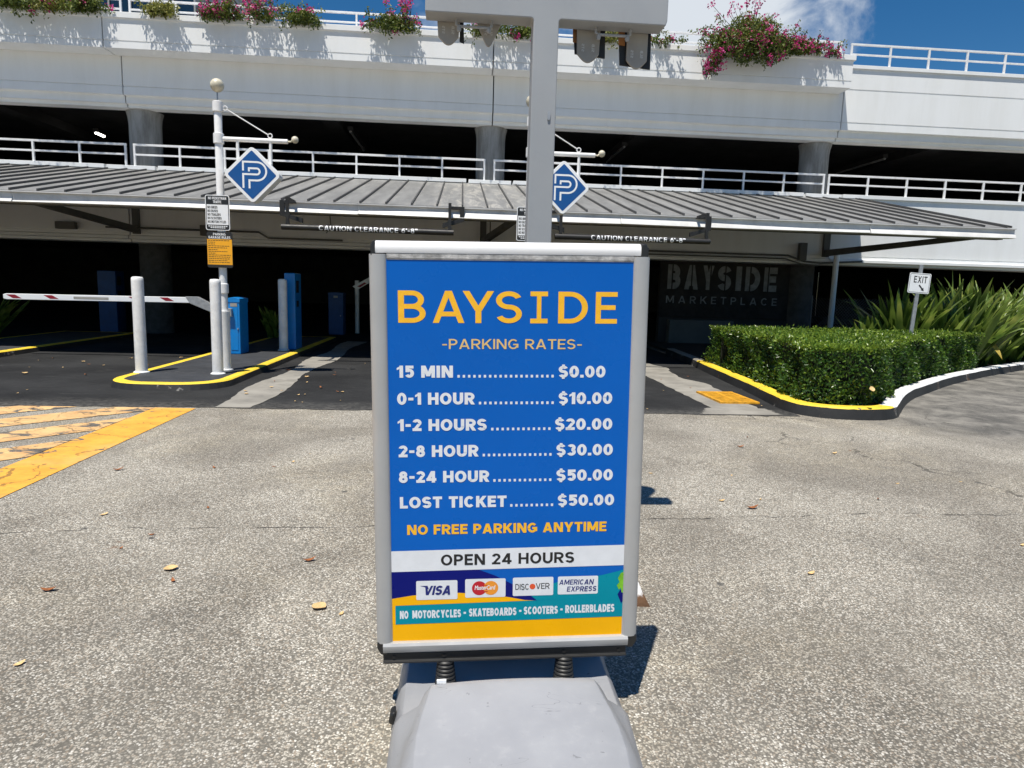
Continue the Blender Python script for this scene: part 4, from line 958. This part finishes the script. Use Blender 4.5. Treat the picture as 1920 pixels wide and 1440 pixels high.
# bougainvillea and friends on the flower ledge
def shrub(x, wx, up, hang, nleaf, nflow, mat, label, flow_hi=.5, yb=15.12, dy=.17, lean=0.0, tall=0, mass=()):
    t = thing("flowering_shrub", (x, yb, 6.53), label, "shrub", "shrubs along the flower ledge")
    L_ = []; st = MB(); tips = []
    nsh = max(5, int(nleaf/42))
    for i in range(nsh):
        over = RNG.random() < min(.6, hang*1.5)
        p = np.array([x+np.clip(RNG.normal(0, .42), -1, 1)*wx*.85, yb+RNG.normal(0, .05), 6.52]); ns = 11
        az = RNG.uniform(-2.6, -.5) if over else RNG.uniform(0, 6.28); el = RNG.uniform(.25, 1.35)
        ln = (up*RNG.uniform(.6, 1.25)+.05) if not over else RNG.uniform(.30, .42)+hang*RNG.uniform(.3, 1.15)
        drp = RNG.uniform(.05, .22) if not over else RNG.uniform(.30, .50)
        if over: p[0] += RNG.uniform(-.05, .05)-lean*RNG.random()*.5; el = RNG.uniform(.5, 1.1); p[1] = 15.04
        pts = [p.copy()]
        for k in range(ns):
            d = np.array([math.cos(az)*math.cos(el), math.sin(az)*math.cos(el), math.sin(el)]); p = p+d*ln/ns; el = max(-1.45, el-drp*.55)
            if p[2] < 6.56: p[1] = min(p[1], 14.925)
            pts.append(p.copy())
        pts = np.array(pts); m = int(nleaf/nsh)+1; u = RNG.random(m)**.8*ns; k = np.minimum(u.astype(int), ns-1); f = (u-k)[:, None]
        L_.append(pts[k]*(1-f)+pts[k+1]*f+RNG.normal(size=(m, 3))*.034); tips.append(pts[-1]); tips.append(pts[int(RNG.integers(4, ns))])
        if i % 3 == 0: st.tube([tuple(q) for q in pts[::3]], .0035, 4)
    for mx_, my, mz, mr, mn in mass:
        d = rdir(mn); L_.append(np.array([mx_, my, mz])+d*mr*(RNG.random((mn, 1))**.45)*np.array([1.25, .8, 1]))
        for q in L_[-1][RNG.integers(0, mn, 5)]: tips.append(q+np.array([0, -.09, .02]))
        if mz < 6.3: tips += [np.array([mx_, my-.06, mz])+RNG.normal(0, mr*.6, 3)*np.array([1, .3, 1]) for _ in range(45)]
    P = np.concatenate(L_); n = len(P)
    P[:, 1] = np.where(P[:, 2] < 6.56, np.minimum(P[:, 1], 14.945), np.minimum(P[:, 1], 15.62))
    tone = np.clip(RNG.beta(2, 2.2, n)+.25*(P[:, 2]-6.55), 0, 1)
    leaf_mesh("leaves", mat, P, rdir(n, -.2), rdir(n, .8), RNG.uniform(.040, .078, n), RNG.uniform(.024, .044, n), tone, t)
    if nflow:
        tips = np.array(tips); fc = []
        for i in range(max(3, nflow//15)):
            c = tips[RNG.integers(0, len(tips))]; fc.append((c[0], c[1], c[2]+RNG.uniform(-.02, .04+.12*flow_hi)))
        for i in range(tall): fc.append((x+RNG.normal(0, wx*.45), yb-.1+RNG.normal(0, .08), 6.53+up*RNG.uniform(.8, 1.45)))
        fc = np.array(fc); j = RNG.integers(0, len(fc), nflow); Q = fc[j]+RNG.normal(size=(nflow, 3))*.036
        Q[:, 1] = np.where(Q[:, 2] < 6.56, np.minimum(Q[:, 1], 14.93), Q[:, 1])
        leaf_mesh("flowers", 'bract', Q, rdir(nflow), rdir(nflow), RNG.uniform(.036, .062, nflow), RNG.uniform(.032, .052, nflow), RNG.beta(2, 1.6, nflow), t)
        for c in fc[len(fc)-tall:]: st.tube([(x+RNG.normal(0, .05), yb, 6.53), ((x+c[0])/2+.03, (yb+c[1])/2, (6.6+c[2])/2), tuple(c)], .005, 5)
    st.build("stem", 'twig', t)
    return t
shrub(-8.9, 0.53, 0.21, .35, 2340, 32, 'boug', "green shrub spilling over the ledge at the far left end of view")
shrub(-8.15, 0.40, 0.26, .1, 1092, 192, 'boug2', "yellowish shrub with dusty pink flowers left of the first wall joint")
shrub(-7.55, 0.38, 0.31, .18, 2340, 112, 'boug', "dense dark green shrub beside the first wall joint with few flowers")
shrub(-6.1, 0.53, 0.23, .08, 1248, 0, 'boug2', "straggly yellow green shrub right of the first wall joint")
shrub(-4.95, 0.53, 0.31, .06, 1820, 416, 'boug', "low shrub thick with magenta flowers before the roof rail")
shrub(-4.05, 0.25, 0.60, .10, 988, 480, 'boug', "tall magenta flowering shrub reaching above the roof rail", .9, tall=6)
shrub(-3.35, 0.38, 0.31, .16, 2080, 64, 'boug', "round green shrub with a few red flowers right of the tall magenta one")
shrub(-1.55, 0.43, 0.29, .14, 2132, 64, 'boug', "green shrub left of the grey T shaped post")
shrub(-1.15, 0.20, 0.55, .10, 624, 384, 'boug', "narrow magenta flowering shrub just left of the grey beam end", .8, tall=4)
shrub(.45, 0.38, 0.18, .30, 988, 192, 'boug', "sparse pink shrub seen under the left arm of the grey beam")
shrub(1.25, 0.35, 0.21, .2, 1248, 48, 'boug', "olive shrub right behind the grey T shaped post")
shrub(3.0, 0.33, 0.26, .28, 1352, 0, 'boug2', "yellow green shrub seen between the hanging plates on the right")
shrub(4.35, 0.43, 0.31, .06, 416, 96, 'boug', "thin twiggy pink shrub right of the grey beam end")
shrub(6.15, 0.80, 0.74, .72, 8800, 1700, 'boug', "largest bougainvillea bush with pink flowers trailing down the ledge face", .8, lean=.9, tall=12, dy=.24, mass=[(5.75, 14.78, 6.72, .24, 700), (6.15, 14.74, 6.62, .30, 1000), (6.55, 14.78, 6.60, .28, 900), (6.9, 14.85, 6.55, .2, 500), (6.0, 14.95, 6.98, .26, 800), (6.45, 14.95, 6.95, .24, 700), (5.5, 14.75, 6.40, .18, 350), (5.95, 14.72, 6.35, .24, 600), (6.45, 14.74, 6.36, .24, 600), (5.32, 14.74, 6.18, .15, 240), (5.22, 14.72, 5.98, .14, 220)])
shrub(7.2, 0.58, 0.29, .10, 2600, 416, 'boug', "low red flowered shrub near the right end of the ledge", .6)
shrub(7.85, 0.22, 0.34, .08, 312, 144, 'boug', "small magenta sprig at the right tip of the ledge", .6)

# dark pot plants inside the garage
def palm(x, y, label, s=1.0):
    o = bpy.data.objects.new("leafy_plant", LM[3].copy() if False else LM[1]); C.objects.link(o); o.location = (x, y, .1); o.scale = (s, s, s*.8)
    tag(o, label, "plant", "dim plants inside the garage")
palm(-8.9, 13.6, "dim leafy plant in the dark left lane under the gate arm tip", .75)
palm(-3.9, 14.5, "dim leafy plant in shade right of the blue gate cabinet", .6)

# ================================================================== T SHAPED FRAME WITH HANGING PLATES
fr = thing("overhead_post", (.34, 3.03, 0), "grey T shaped steel post with short crossbeam behind the rate board", "post")
y0, y1 = 2.98, 3.082
def tshape():
    L_, R_, zb, zt, p0, p1, r = -.163, .858, 2.374, 2.50, .288, .395, .012
    q = [(p0, 0.02), (p1, .02), (p1, zb-r)]
    q += [(p1+r-r*math.cos(rad(a)), zb-r+r*math.sin(rad(a))) for a in (30, 60, 90)]
    q += [(R_-.006, zb), (R_, zb+.02), (R_, zt), (L_, zt), (L_, zb)]
    q += [(p0-r+r*math.cos(rad(a)), zb-r+r*math.sin(rad(a))) for a in (90, 60, 30)]+[(p0, zb-r)]
    return q
MB().prism(tshape(), 'y', y0, y1).build("beam", 'tframe', fr, bevel=.004)
for x, z in ((.365, 1.985),):
    MB().prism(rrect(x-.006, x+.006, z-.018, z+.018, .0055), 'y', y0-.006, y0+.001).build("bolt", 'galv', fr)
def loop(x0, x1):
    mb = MB(); yy = 3.045
    mb.tube([(x0, yy, 2.376), (x0, yy, 2.352), (x0+.012, yy, 2.346), (x1-.012, yy, 2.346), (x1, yy, 2.352), (x1, yy, 2.376)], .006, 8)
    for x in (x0+.012, x1-.012): mb.lathe(x, yy, [(2.325, .007), (2.333, .010), (2.342, .010)], 10)
    mb.build("mounting_loop", 'tframe', fr, smooth=40)
loop(-.035, .115); loop(.565, .715)
def hplate(cx, wt, wb, zt, zb, black, yy, tilt):
    n = 10; q = [(cx-wt/2, zt), (cx-wb/2, zb+.035)]+[(cx-wb/2+wb*i/n, zb+.035-.035*math.sin(math.pi*i/n)) for i in range(1, n)]+[(cx+wb/2, zb+.035), (cx+wt/2, zt)]
    o = MB().prism(q, 'y', yy, yy+.012).build("hanging_plate", 'plate', fr, bevel=.004)
    mb = MB()
    for tx, dx in (("STS", -.24), ("SLB", .22)):
        pq, wd = layout(tx, .2); hh = .012
        for i, f in enumerate(pq):
            P = [(cx+dx*wb-hh/2+hh*p[1], yy-.0004-.00003*(i % 20), zb+.045+(p[0]/wd)*.032) for p in f]
            a = sum(P[j][0]*P[(j+1) % len(P)][2]-P[(j+1) % len(P)][0]*P[j][2] for j in range(len(P))); mb.poly(P if a > 0 else P[::-1])
    mb.build("print", 'trim', o)
    if black:
        b0, b1, b2_, b3 = black
        MB().prism([(b0, b3+.012), (b1, b3), (b1-.004, zt), (b0-.012, zt)], 'y', yy+.02, yy+.03).build("back_panel", 'black', fr)
        MB().prism([(b0-.011, b2_), (b0+.018, b2_-.004), (b0+.014, zt), (b0-.014, zt)], 'y', yy+.014, yy+.019).build("orange_tab", 'tab', fr)
hplate(-.068, .10, .088, 2.40, 2.283, None, 3.088, 0); MB().prism([(-.02, 2.308), (.0, 2.30), (-.004, 2.40), (-.02, 2.40)], 'y', 3.11, 3.118).build("back_panel", 'black', fr)
hplate(.105, .125, .05, 2.40, 2.286, None, 3.088, 0)
hplate(.542, .105, .098, 2.40, 2.243, (.487, .622, 2.33, 2.272), 3.088, 0)
hplate(.760, .094, .094, 2.40, 2.228, (.690, .828, 2.33, 2.236), 3.088, 0)
# flood lamp on top of the beam (only its shadow shows)
fl = MB().lathe(.70, 3.03, [(2.498, .05), (2.52, .05), (2.53, .022), (2.60, .022)], 16).build("lamp_stem", 'tframe', fr, smooth=40)
MB().tube([(.68, 3.03, 2.60), (.67, 3.05, 2.66), (.64, 3.12, 2.80), (.635, 3.13, 2.82)], [.03, .05, .125, .13], 20).build("flood_lamp", 'tframe', fr, smooth=40)
ft = thing("concrete_footing", (.34, 2.86, 0), "low chipped concrete footing with white and black paint under the T shaped post", "footing")
def frust(x0, x1, yy0, yy1, z0, z1, ix, iy):
    n = 12; mb = MB(); rows = []
    R_ = random.Random(5)
    for k, z in enumerate([z0+(z1-z0)*i/5 for i in range(6)]):
        u = k/5; L_ = [(x0+ix*u, yy0+iy*u), (x1-ix*u, yy0+iy*u), (x1-ix*u, yy1-iy*u), (x0+ix*u, yy1-iy*u)]
        ring = []
        for a, b in zip(L_, L_[1:]+L_[:1]): ring += [(a[0]+(b[0]-a[0])*i/8+R_.uniform(-.008, .008), a[1]+(b[1]-a[1])*i/8+R_.uniform(-.008, .008), z+R_.uniform(-.004, .004)) for i in range(8)]
        rows.append(ring)
    for r0, r1 in zip(rows[:-1], rows[1:]):
        for i in range(32): mb.poly([r0[i], r0[(i+1) % 32], r1[(i+1) % 32], r1[i]])
    mb.poly(rows[-1]); return mb
frust(-.10, .785, 2.50, 3.45, 0, .24, .10, .10).build("block", 'foot', ft, smooth=50, merge=True)

# ================================================================== PARKING RATE BOARD
rs = thing("rate_board", (.15, 1.855, .78), "blue parking rates board in an aluminium snap frame on a grey plastic base", "sign board", rot=(0, rad(-1.15), 0))
def rail_bar(q, a, b, axis, name='frame_rail', mat='alu', bev=.0): return MB().prism(q, axis, a, b).build(name, mat, rs, local=True, bevel=bev, smooth=35)
def arcq(r0, n=7):  # half-round rail section (u across, y depth, bulging to -Y)
    return [(-r0*math.cos(math.pi*i/n), -r0*.55*math.sin(math.pi*i/n)) for i in range(n+1)]+[(r0, .026), (-r0, .026)]
for sx in (-1, 1):
    q = [(sx*.360+p[0], p[1]) for p in arcq(.0235)]
    rail_bar(q, -.552, .560, 'z')
# top and bottom rails, sections in (y,z)
qt = [(-.006, .563), (-.0085, .572), (-.007, .584), (-.001, .592), (.008, .596), (.026, .596), (.026, .563)]
MB().prism(qt, 'x', -.366, .357).build("top_rail", 'toprail', rs, local=True, smooth=35)
MB().prism([(-.0045, .5455), (-.0058, .550), (-.0050, .5628), (.026, .5628), (.026, .5455)], 'x', -.3365, .338).build("frame_rail", 'scuffed', rs, local=True)
qb = [(-.002, -.548), (-.013, -.551), (-.018, -.558), (-.018, -.571), (-.012, -.580), (.026, -.580), (.026, -.548)]
rail_bar(qb, -.365, .355, 'x')
for sx in (-1, 1):
    for z0, z1 in ((.556, .597), (-.588, -.548)):
        MB().prism([(sx*.3575+(-.0088 if sx < 0 else 0), z0), (sx*.378, z0), (sx*.378, z1-.014), (sx*.370, z1-.001), (sx*.3575+(-.0088 if sx < 0 else 0), z1-.001)] if z0 > 0 else [(sx*.352, z1), (sx*.383, z1), (sx*.383, z0+.02), (sx*.372, z0), (sx*.352, z0)], 'y', -.010, .030).build("corner_cap", 'corner', rs, local=True, bevel=.004)
MB().box(-.36, .36, .002, .022, -.56, .56).build("back_sheet", 'corner', rs, local=True)
po = MB().box(-.344, .340, -.003, .0015, -.549, .547).build("poster", 'blue', rs, local=True)
Y = -.0034
# colour fields
mb = MB()
mb.poly([(-.344, Y, -.549), (.340, Y, -.549), (.340, Y, -.492), (-.344, Y, -.497)], 0)                      # gold foot
face_poly(mb, [(-.344, -.497), (-.329, -.497), (-.329, -.4395), (.08, -.4345), (.06, -.4335), (-.01, -.4205), (-.09, -.409), (-.15, -.4045), (-.21, -.4045), (-.28, -.4095), (-.344, -.419)], Y-.0002, 0)
face_poly(mb, [(-.344, -.337), (-.0887, -.3355), (-.04, -.355), (.02, -.388), (.0823, -.4345), (.046, -.432), (-.01, -.4195), (-.09, -.408), (-.15, -.4035), (-.21, -.4035), (-.28, -.4085), (-.344, -.418)], Y-.0004, 1)
tq = [(.340, -.345), (.325, -.349), (.27, -.362), (.20, -.370), (.143, -.372), (.10, -.3735), (.03, -.385), (.03, -.395), (.0823, -.4345), (-.329, -.4395), (-.329, -.4965), (.340, -.4920)]
face_poly(mb, [(.340, -.345), (.325, -.3495), (.28, -.360), (.22, -.370), (.15, -.377), (.10, -.392), (.06, -.415), (.0823, -.4345), (.340, -.432)], Y-.0003, 2)
face_poly(mb, [(-.329, -.4400), (.340, -.4315), (.340, -.4920), (-.329, -.4968)], Y-.0006, 2)
mb.poly([(-.344, Y-.0002, -.337), (.340, Y-.0002, -.332), (.340, Y-.0002, -.2695), (-.344, Y-.0002, -.2745)], 3)
face_poly(mb, [(.340, -.352), (.330, -.356), (.322, -.372), (.327, -.384), (.319, -.394), (.326, -.408), (.331, -.402), (.334, -.416), (.340, -.418)], Y-.0008, 4)
face_poly(mb, [(.340, -.405), (.330, -.408), (.322, -.422), (.328, -.437), (.334, -.452), (.340, -.44)], Y-.0007, 1)
mb.build("colour_field", ['gold', 'navy', 'teal', 'ink', 'leafprint'], po, local=True)
# main lettering
mb = MB()
for ch, a, b in (('B', -.308, -.2335), ('A', -.215, -.128), ('Y', -.133, -.0475), ('S', -.042, .0295), ('i', .0528, .1010), ('D', .1302, .2130), ('E', .2347, .2956)):
    text_on(mb, ch, a, b, .3765, .4637, Y, .148)
mb.build("headline", 'gold2', po, local=True)
mb = MB(); text_on(mb, "-PARKING RATES-", -.190, .199, .305, .3327, Y, .142, .13); mb.build("subtitle", 'pale', po, local=True)
rows = [("15 MIN", -.3141, -.1603, -.1479, .1209, "$0.00", .1346, .2673, .2255, 19), ("0-1 HOUR", -.3145, -.1008, -.0886, .1222, "$10.00", .136, .289, .150, 15), ("1-2 HOURS", -.314, -.0666, -.054, .1143, "$20.00", .1271, .2913, .0755, 12),
        ("2-8 HOUR", -.3125, -.0899, -.0776, .1185, "$30.00", .1321, .295, .0008, 14), ("8-24 HOUR", -.313, -.0592, -.0472, .1191, "$50.00", .1334, .2973, -.0735, 12), ("LOST TICKET", -.3113, -.0091, .0016, .1255, "$50.00", .1389, .3033, -.148, 9)]
mb = MB()
for tx, a, b, d0, d1, pr, e0, e1, z, nd in rows:
    text_on(mb, tx, a, b, z, z+.0335, Y, .238, .1); text_on(mb, pr, e0, e1, z-.0005, z+.033, Y, .238, .09)
    for i in range(nd):
        x = d0+(d1-d0-.0065)*i/(nd-1); face_poly(mb, [(x, z), (x+.0065, z), (x+.0065, z+.0075), (x, z+.0075)], Y)
mb.build("rate_lettering", 'ink', po, local=True)
mb = MB(); text_on(mb, "NO FREE PARKING ANYTIME", -.292, .283, -.2265, -.1972, Y, .215, .1); mb.build("notice_lettering", 'gold2', po, local=True)
mb = MB(); text_on(mb, "OPEN 24 HOURS", -.197, .190, -.3205, -.2875, Y-.0003, .19, .11); mb.build("hours_lettering", 'print_black', po, local=True)
mb = MB(); Y2 = Y-.0007
for tx, a, b in (("NO", -.3163, -.292), ("MOTORCYCLES", -.2805, -.140), ("-", -.1325, -.125), ("SKATEBOARDS", -.1166, .0223), ("-", .0300, .0375), ("SCOOTERS", .044, .1448), ("-", .1520, .1595), ("ROLLERBLADES", .1672, .3140)):
    s_ = -.4800+(a+.316)*.0075; text_on(mb, tx, a, b, s_, s_+.0245, Y2, .26, .085)
mb.build("ban_lettering", 'ink', po, local=True)
# payment cards
cards = [(-.2685, -.1500), (-.1276, -.0101), (.0111, .1301), (.1435, .2626)]
cz0 = [(-.4235, -.3655), (-.4205, -.3635), (-.4190, -.3625), (-.4180, -.3625)]
PC = []
for (a, b), (z0, z1) in zip(cards, cz0):
    mb = MB(); face_poly(mb, rrect(a, b, z0, z1, .004), Y2); PC.append(mb.build("payment_card", 'ink', rs, local=True))
Y3 = Y2-.0003; mb = MB()
text_on(mb, "VISA", -.249, -.171, -.409, -.381, Y3, .22, .05, 0, .22)
face_poly(mb, [(-.258, -.3805), (-.236, -.3805), (-.232, -.392), (-.244, -.3845)], Y3, 0); mb.build("card_print", 'card_navy', PC[0], local=True); mb = MB()
face_poly(mb, disc(-.0865, -.392, .0215), Y3, 0); face_poly(mb, disc(-.0530, -.392, .0215), Y3-.00004, 1)
for i in range(4): face_poly(mb, [(-.0745, -.3835-.006*i), (-.062, -.3835-.006*i), (-.062, -.3860-.006*i), (-.0745, -.3860-.006*i)], Y3-.0001, 0)
mb.build("card_print", ['card_red', 'card_orange'], PC[1], local=True); mb = MB()
text_on(mb, "DISC", .0185, .0590, -.400, -.382, Y3, .13, .10, 0); face_poly(mb, disc(.0688, -.391, .0085), Y3, 1); text_on(mb, "VER", .0785, .1190, -.399, -.381, Y3, .13, .10, 0)
mb.build("card_print", ['print_black', 'dot_orange'], PC[2], local=True); mb = MB()
text_on(mb, "AMERICAN", .1470, .2480, -.388, -.3725, Y3, .17, .12, 0, .15); text_on(mb, "EXPRESS", .1700, .2570, -.4095, -.394, Y3, .17, .12, 0, .15)
mb.build("card_print", 'card_navy', PC[3], local=True)
# lower-case card name from the built-in font, thickened by stacked copies
cu = bpy.data.curves.new("card_name_curve", 'FONT'); cu.body = "MasterCard"; cu.size = 1; cu.resolution_u = 3
to = bpy.data.objects.new("card_name_source", cu); C.objects.link(to); dg = bpy.context.evaluated_depsgraph_get()
tm = to.evaluated_get(dg).to_mesh(); vs = [v.co.copy() for v in tm.vertices]; fs = [tuple(p.vertices) for p in tm.polygons]
to.evaluated_get(dg).to_mesh_clear(); bpy.data.objects.remove(to); bpy.data.curves.remove(cu)
xa, xb_ = min(v.x for v in vs), max(v.x for v in vs); mb = MB(); kx = .058/(xb_-xa); kz = .0135/.72
for i, (dx, dz) in enumerate(((0, 0), (.0004, 0), (-.0004, 0), (0, .0003), (0, -.0003))):
    P = [(-.0998+(v.x-xa)*kx+dx+.12*v.y*kz, Y3-.0002-.00003*i, -.3965+v.y*kz+dz) for v in vs]
    mb.add(P, fs)
mb.build("card_name", 'pwhite', PC[1], local=True)
# bottom hanger rail, springs
hr = MB().prism([(-.008, -.583), (.034, -.583), (.034, -.612), (-.016, -.612), (-.016, -.606), (-.008, -.606)], 'x', -.366, .352).build("base_rail", 'black', rs, local=True, bevel=.002)
mb = MB()
for x in (-.335, -.190, .165, .33): mb.prism(disc(x, -.595, .005, 10), 'y', -.0105, -.007)
mb.build("rail_bolt", 'black', hr, local=True)
sgp = thing_z = None
for x in (-.186, .167):
    mb = MB(); n = 11; prof = []
    for i in range(n):
        z = -.611-.0115*i; r = .021+.0011*i; prof += [(z, r), (z-.004, r+.004), (z-.0085, r+.004), (z-.0115, r)]
    mb.lathe(x, .004, prof, 20); mb.build("spring", 'rubber', rs, local=True, smooth=25)
    MB().lathe(x, .004, [(-.600, .012), (-.612, .012)], 12).build("spring_bolt", 'galv', rs, local=True)
# moulded base (local frame: z -.78 is the ground)
def base_mesh():
    secs = [  # y, half width at top, half width at shoulder, half width at ground, top z, shoulder z
        (-.60, .20, .235, .262, .030, .026), (-.585, .215, .255, .285, .085, .05), (-.55, .232, .275, .300, .135, .075), (-.50, .245, .288, .312, .158, .09), (-.43, .250, .297, .322, .172, .095),
        (-.36, .248, .303, .328, .182, .098), (-.30, .240, .307, .332, .190, .100), (-.25, .230, .310, .334, .197, .102), (-.205, .222, .312, .335, .203, .105), (-.185, .219, .313, .335, .203, .105), (-.175, .217, .313, .335, .198, .105),
        (-.165, .217, .313, .335, .085, .084), (.14, .217, .313, .335, .085, .084), (.15, .217, .313, .335, .198, .105), (.17, .219, .313, .335, .203, .105), (.25, .230, .310, .334, .197, .102), (.36, .248, .303, .328, .182, .098), (.50, .245, .288, .312, .158, .09), (.55, .232, .275, .300, .135, .075), (.585, .215, .255, .285, .085, .05), (.60, .20, .235, .262, .03, .026)]
    mb = MB(); rows = []
    for y, wt, ws_, wb, zt, zs in secs:
        prof = []
        for i in range(9): prof.append((-wt+2*wt*i/8, zt+.010*(1-((i-4)/4)**2)*(1 if zt > .1 else 0)))
        right = [(wt+.018, zt-(zt-zs)*.22), (wt+.036, zt-(zt-zs)*.62), (ws_-.012, zs+.006), (ws_+.004, zs-.012 if zs > .04 else zs*.6), (wb, .018), (wb, 0.0)]
        right = [(max(x, wt+.002*(k+1)), z) for k, (x, z) in enumerate(right)]
        left = [(-x, z) for x, z in right][::-1]
        rows.append([(x, y, z-.78) for x, z in left+prof+right])
    for r0, r1 in zip(rows[:-1], rows[1:]):
        for k in range(len(r0)-1): mb.poly([r0[k], r0[k+1], r1[k+1], r1[k]])
    mb.poly(rows[0][::-1]); mb.poly(rows[-1]); return mb
bs = base_mesh().build("base", 'base', rs, local=True, smooth=55, merge=True)
MB().box(-.205, -.180, -.178, -.170, -.578, -.570).build('label_scrap', 'pwhite', bs, local=True)
md = bs.modifiers.new("bevel", 'BEVEL'); md.width = .006; md.segments = 2; md.limit_method = 'ANGLE'; md.angle_limit = rad(35)
MB().prism([(-.345, -.745), (-.325, -.752), (-.325, -.71), (-.340, -.715)], 'y', -.10, -.06).build("side_clip", 'corner', bs, local=True, bevel=.006)

# ================================================================== FALLEN LEAVES
def leaf_shape(mat, L_, W_, curl):
    mb = MB(); n = 7; rows = []
    for i in range(n+1):
        u = i/n; ww = W_*math.sin(math.pi*min(.98, u*.94+.03))**.8/2; z = .004+curl*(u-.45)**2*L_*2.0
        rows.append(((u-.5)*L_, ww, z))
    for a, b in zip(rows[:-1], rows[1:]):
        for s in (1, -1):
            q = [(a[0], 0, a[2]), (b[0], 0, b[2]), (b[0], s*b[1], b[2]+b[1]*.35), (a[0], s*a[1], a[2]+a[1]*.35)]; mb.poly(q if s > 0 else q[::-1])
    o = mb.build("fallen_leaf", mat, smooth=60, merge=True); return o
protos = [leaf_shape('leafdry', .085, .078, .2), leaf_shape('leafbrown', .075, .032, .5), leaf_shape('leafdry', .055, .028, .35)]
used = [False]*3
def put_leaf(k, x, y, rz, s, label, z=.0, tilt=0):
    o = protos[k] if not used[k] else protos[k].copy()
    if used[k]: C.objects.link(o)
    used[k] = True; o.location = (x, y, z); s *= .85; o.rotation_euler = (tilt, 0, rz); o.scale = (s, s, s)
    tag(o, label, "leaf", "dry leaves lying on the ground")
put_leaf(0, -1.232, 2.883, .4, .8, "round tan leaf on the pale pavement at mid left, the upper of two round ones")
put_leaf(0, -.525, 2.514, -.5, .85, "round tan leaf close to the left edge of the rate board")
put_leaf(2, -.43, 2.46, 1.2, .6, "small orange leaf scrap beside the round tan leaf by the rate board")
put_leaf(1, -.66, 2.97, .3, .9, "narrow curled leaf left of the rate board above the round tan leaf")
put_leaf(1, -1.619, 2.681, .1, .95, "curled brown leaf on the pale pavement far left")
put_leaf(1, -2.209, 4.463, .5, 1.0, "brown leaf just right of the thick yellow line")
put_leaf(2, -1.862, 3.587, .9, .9, "tan leaf lying below the yellow line near the left crack")
put_leaf(2, -1.40, 2.14, 1.0, .8, "small bright leaf low on the left pavement")
put_leaf(1, 1.75, 3.72, .05, 1.1, "reddish brown leaf on the right pavement, the longer of a close pair")
put_leaf(2, 1.62, 3.86, .2, .9, "orange leaf on the right pavement, the shorter of a close pair")
put_leaf(2, 3.05, 5.1, .3, 1.1, "orange tan leaf on the right pavement below the hedge nose")
put_leaf(1, 2.35, 5.3, -.1, 1.0, "dark red leaf on the right pavement left of the hedge nose")
put_leaf(2, 1.62, 2.8, .4, .9, "pale leaf on the lower right pavement")
put_leaf(0, 4.25, 6.55, .2, .9, "pale leaf caught in the hedge nose above the yellow kerb", .33, .9)
R_ = random.Random(9)
for i in range(46):
    x = R_.uniform(-6.2, -4.1) if i % 2 else R_.uniform(-2.5, -1.2); y = R_.uniform(6.95, 11.2)
    put_leaf(R_.choice((0, 2, 2, 1)), x, y, R_.uniform(0, 6.28), R_.uniform(.55, 1.0), "small dry leaf scattered on the dark driveway around the left island", .012)
for i in range(12):
    put_leaf(R_.choice((1, 2, 2)), R_.uniform(1.9, 3.5), R_.uniform(6.95, 10.6), R_.uniform(0, 6.28), R_.uniform(.5, .9), "small dry leaf scattered on the driveway beside the hedge kerb", .012)
for i in range(26):
    x = R_.uniform(-3.2, -1.0) if i % 2 else R_.uniform(1.3, 3.8); y = R_.uniform(2.6, 6.5)
    put_leaf(R_.choice((1, 1, 2)), x, y, R_.uniform(0, 6.28), R_.uniform(.3, .65), "tiny dry leaf scrap scattered on the pale pavement")

# ================================================================== DISTANT TOWER
tw = thing("glass_tower", (-36, 80, 0), "dark blue glass tower far behind the garage at top left", "building")
MB().box(-47, -25.3, 70, 92, 0, 48).build("facade", 'glass', tw)
mb = MB()
for i in range(14): mb.box(-47.1, -25.2, 69.9, 92.1, 3.2*i+3, 3.2*i+3.35)
for i in range(12): mb.box(-46.9+1.95*i, -46.75+1.95*i, 69.85, 70.0, 0, 48)
mb.build("mullion", 'mull', tw)
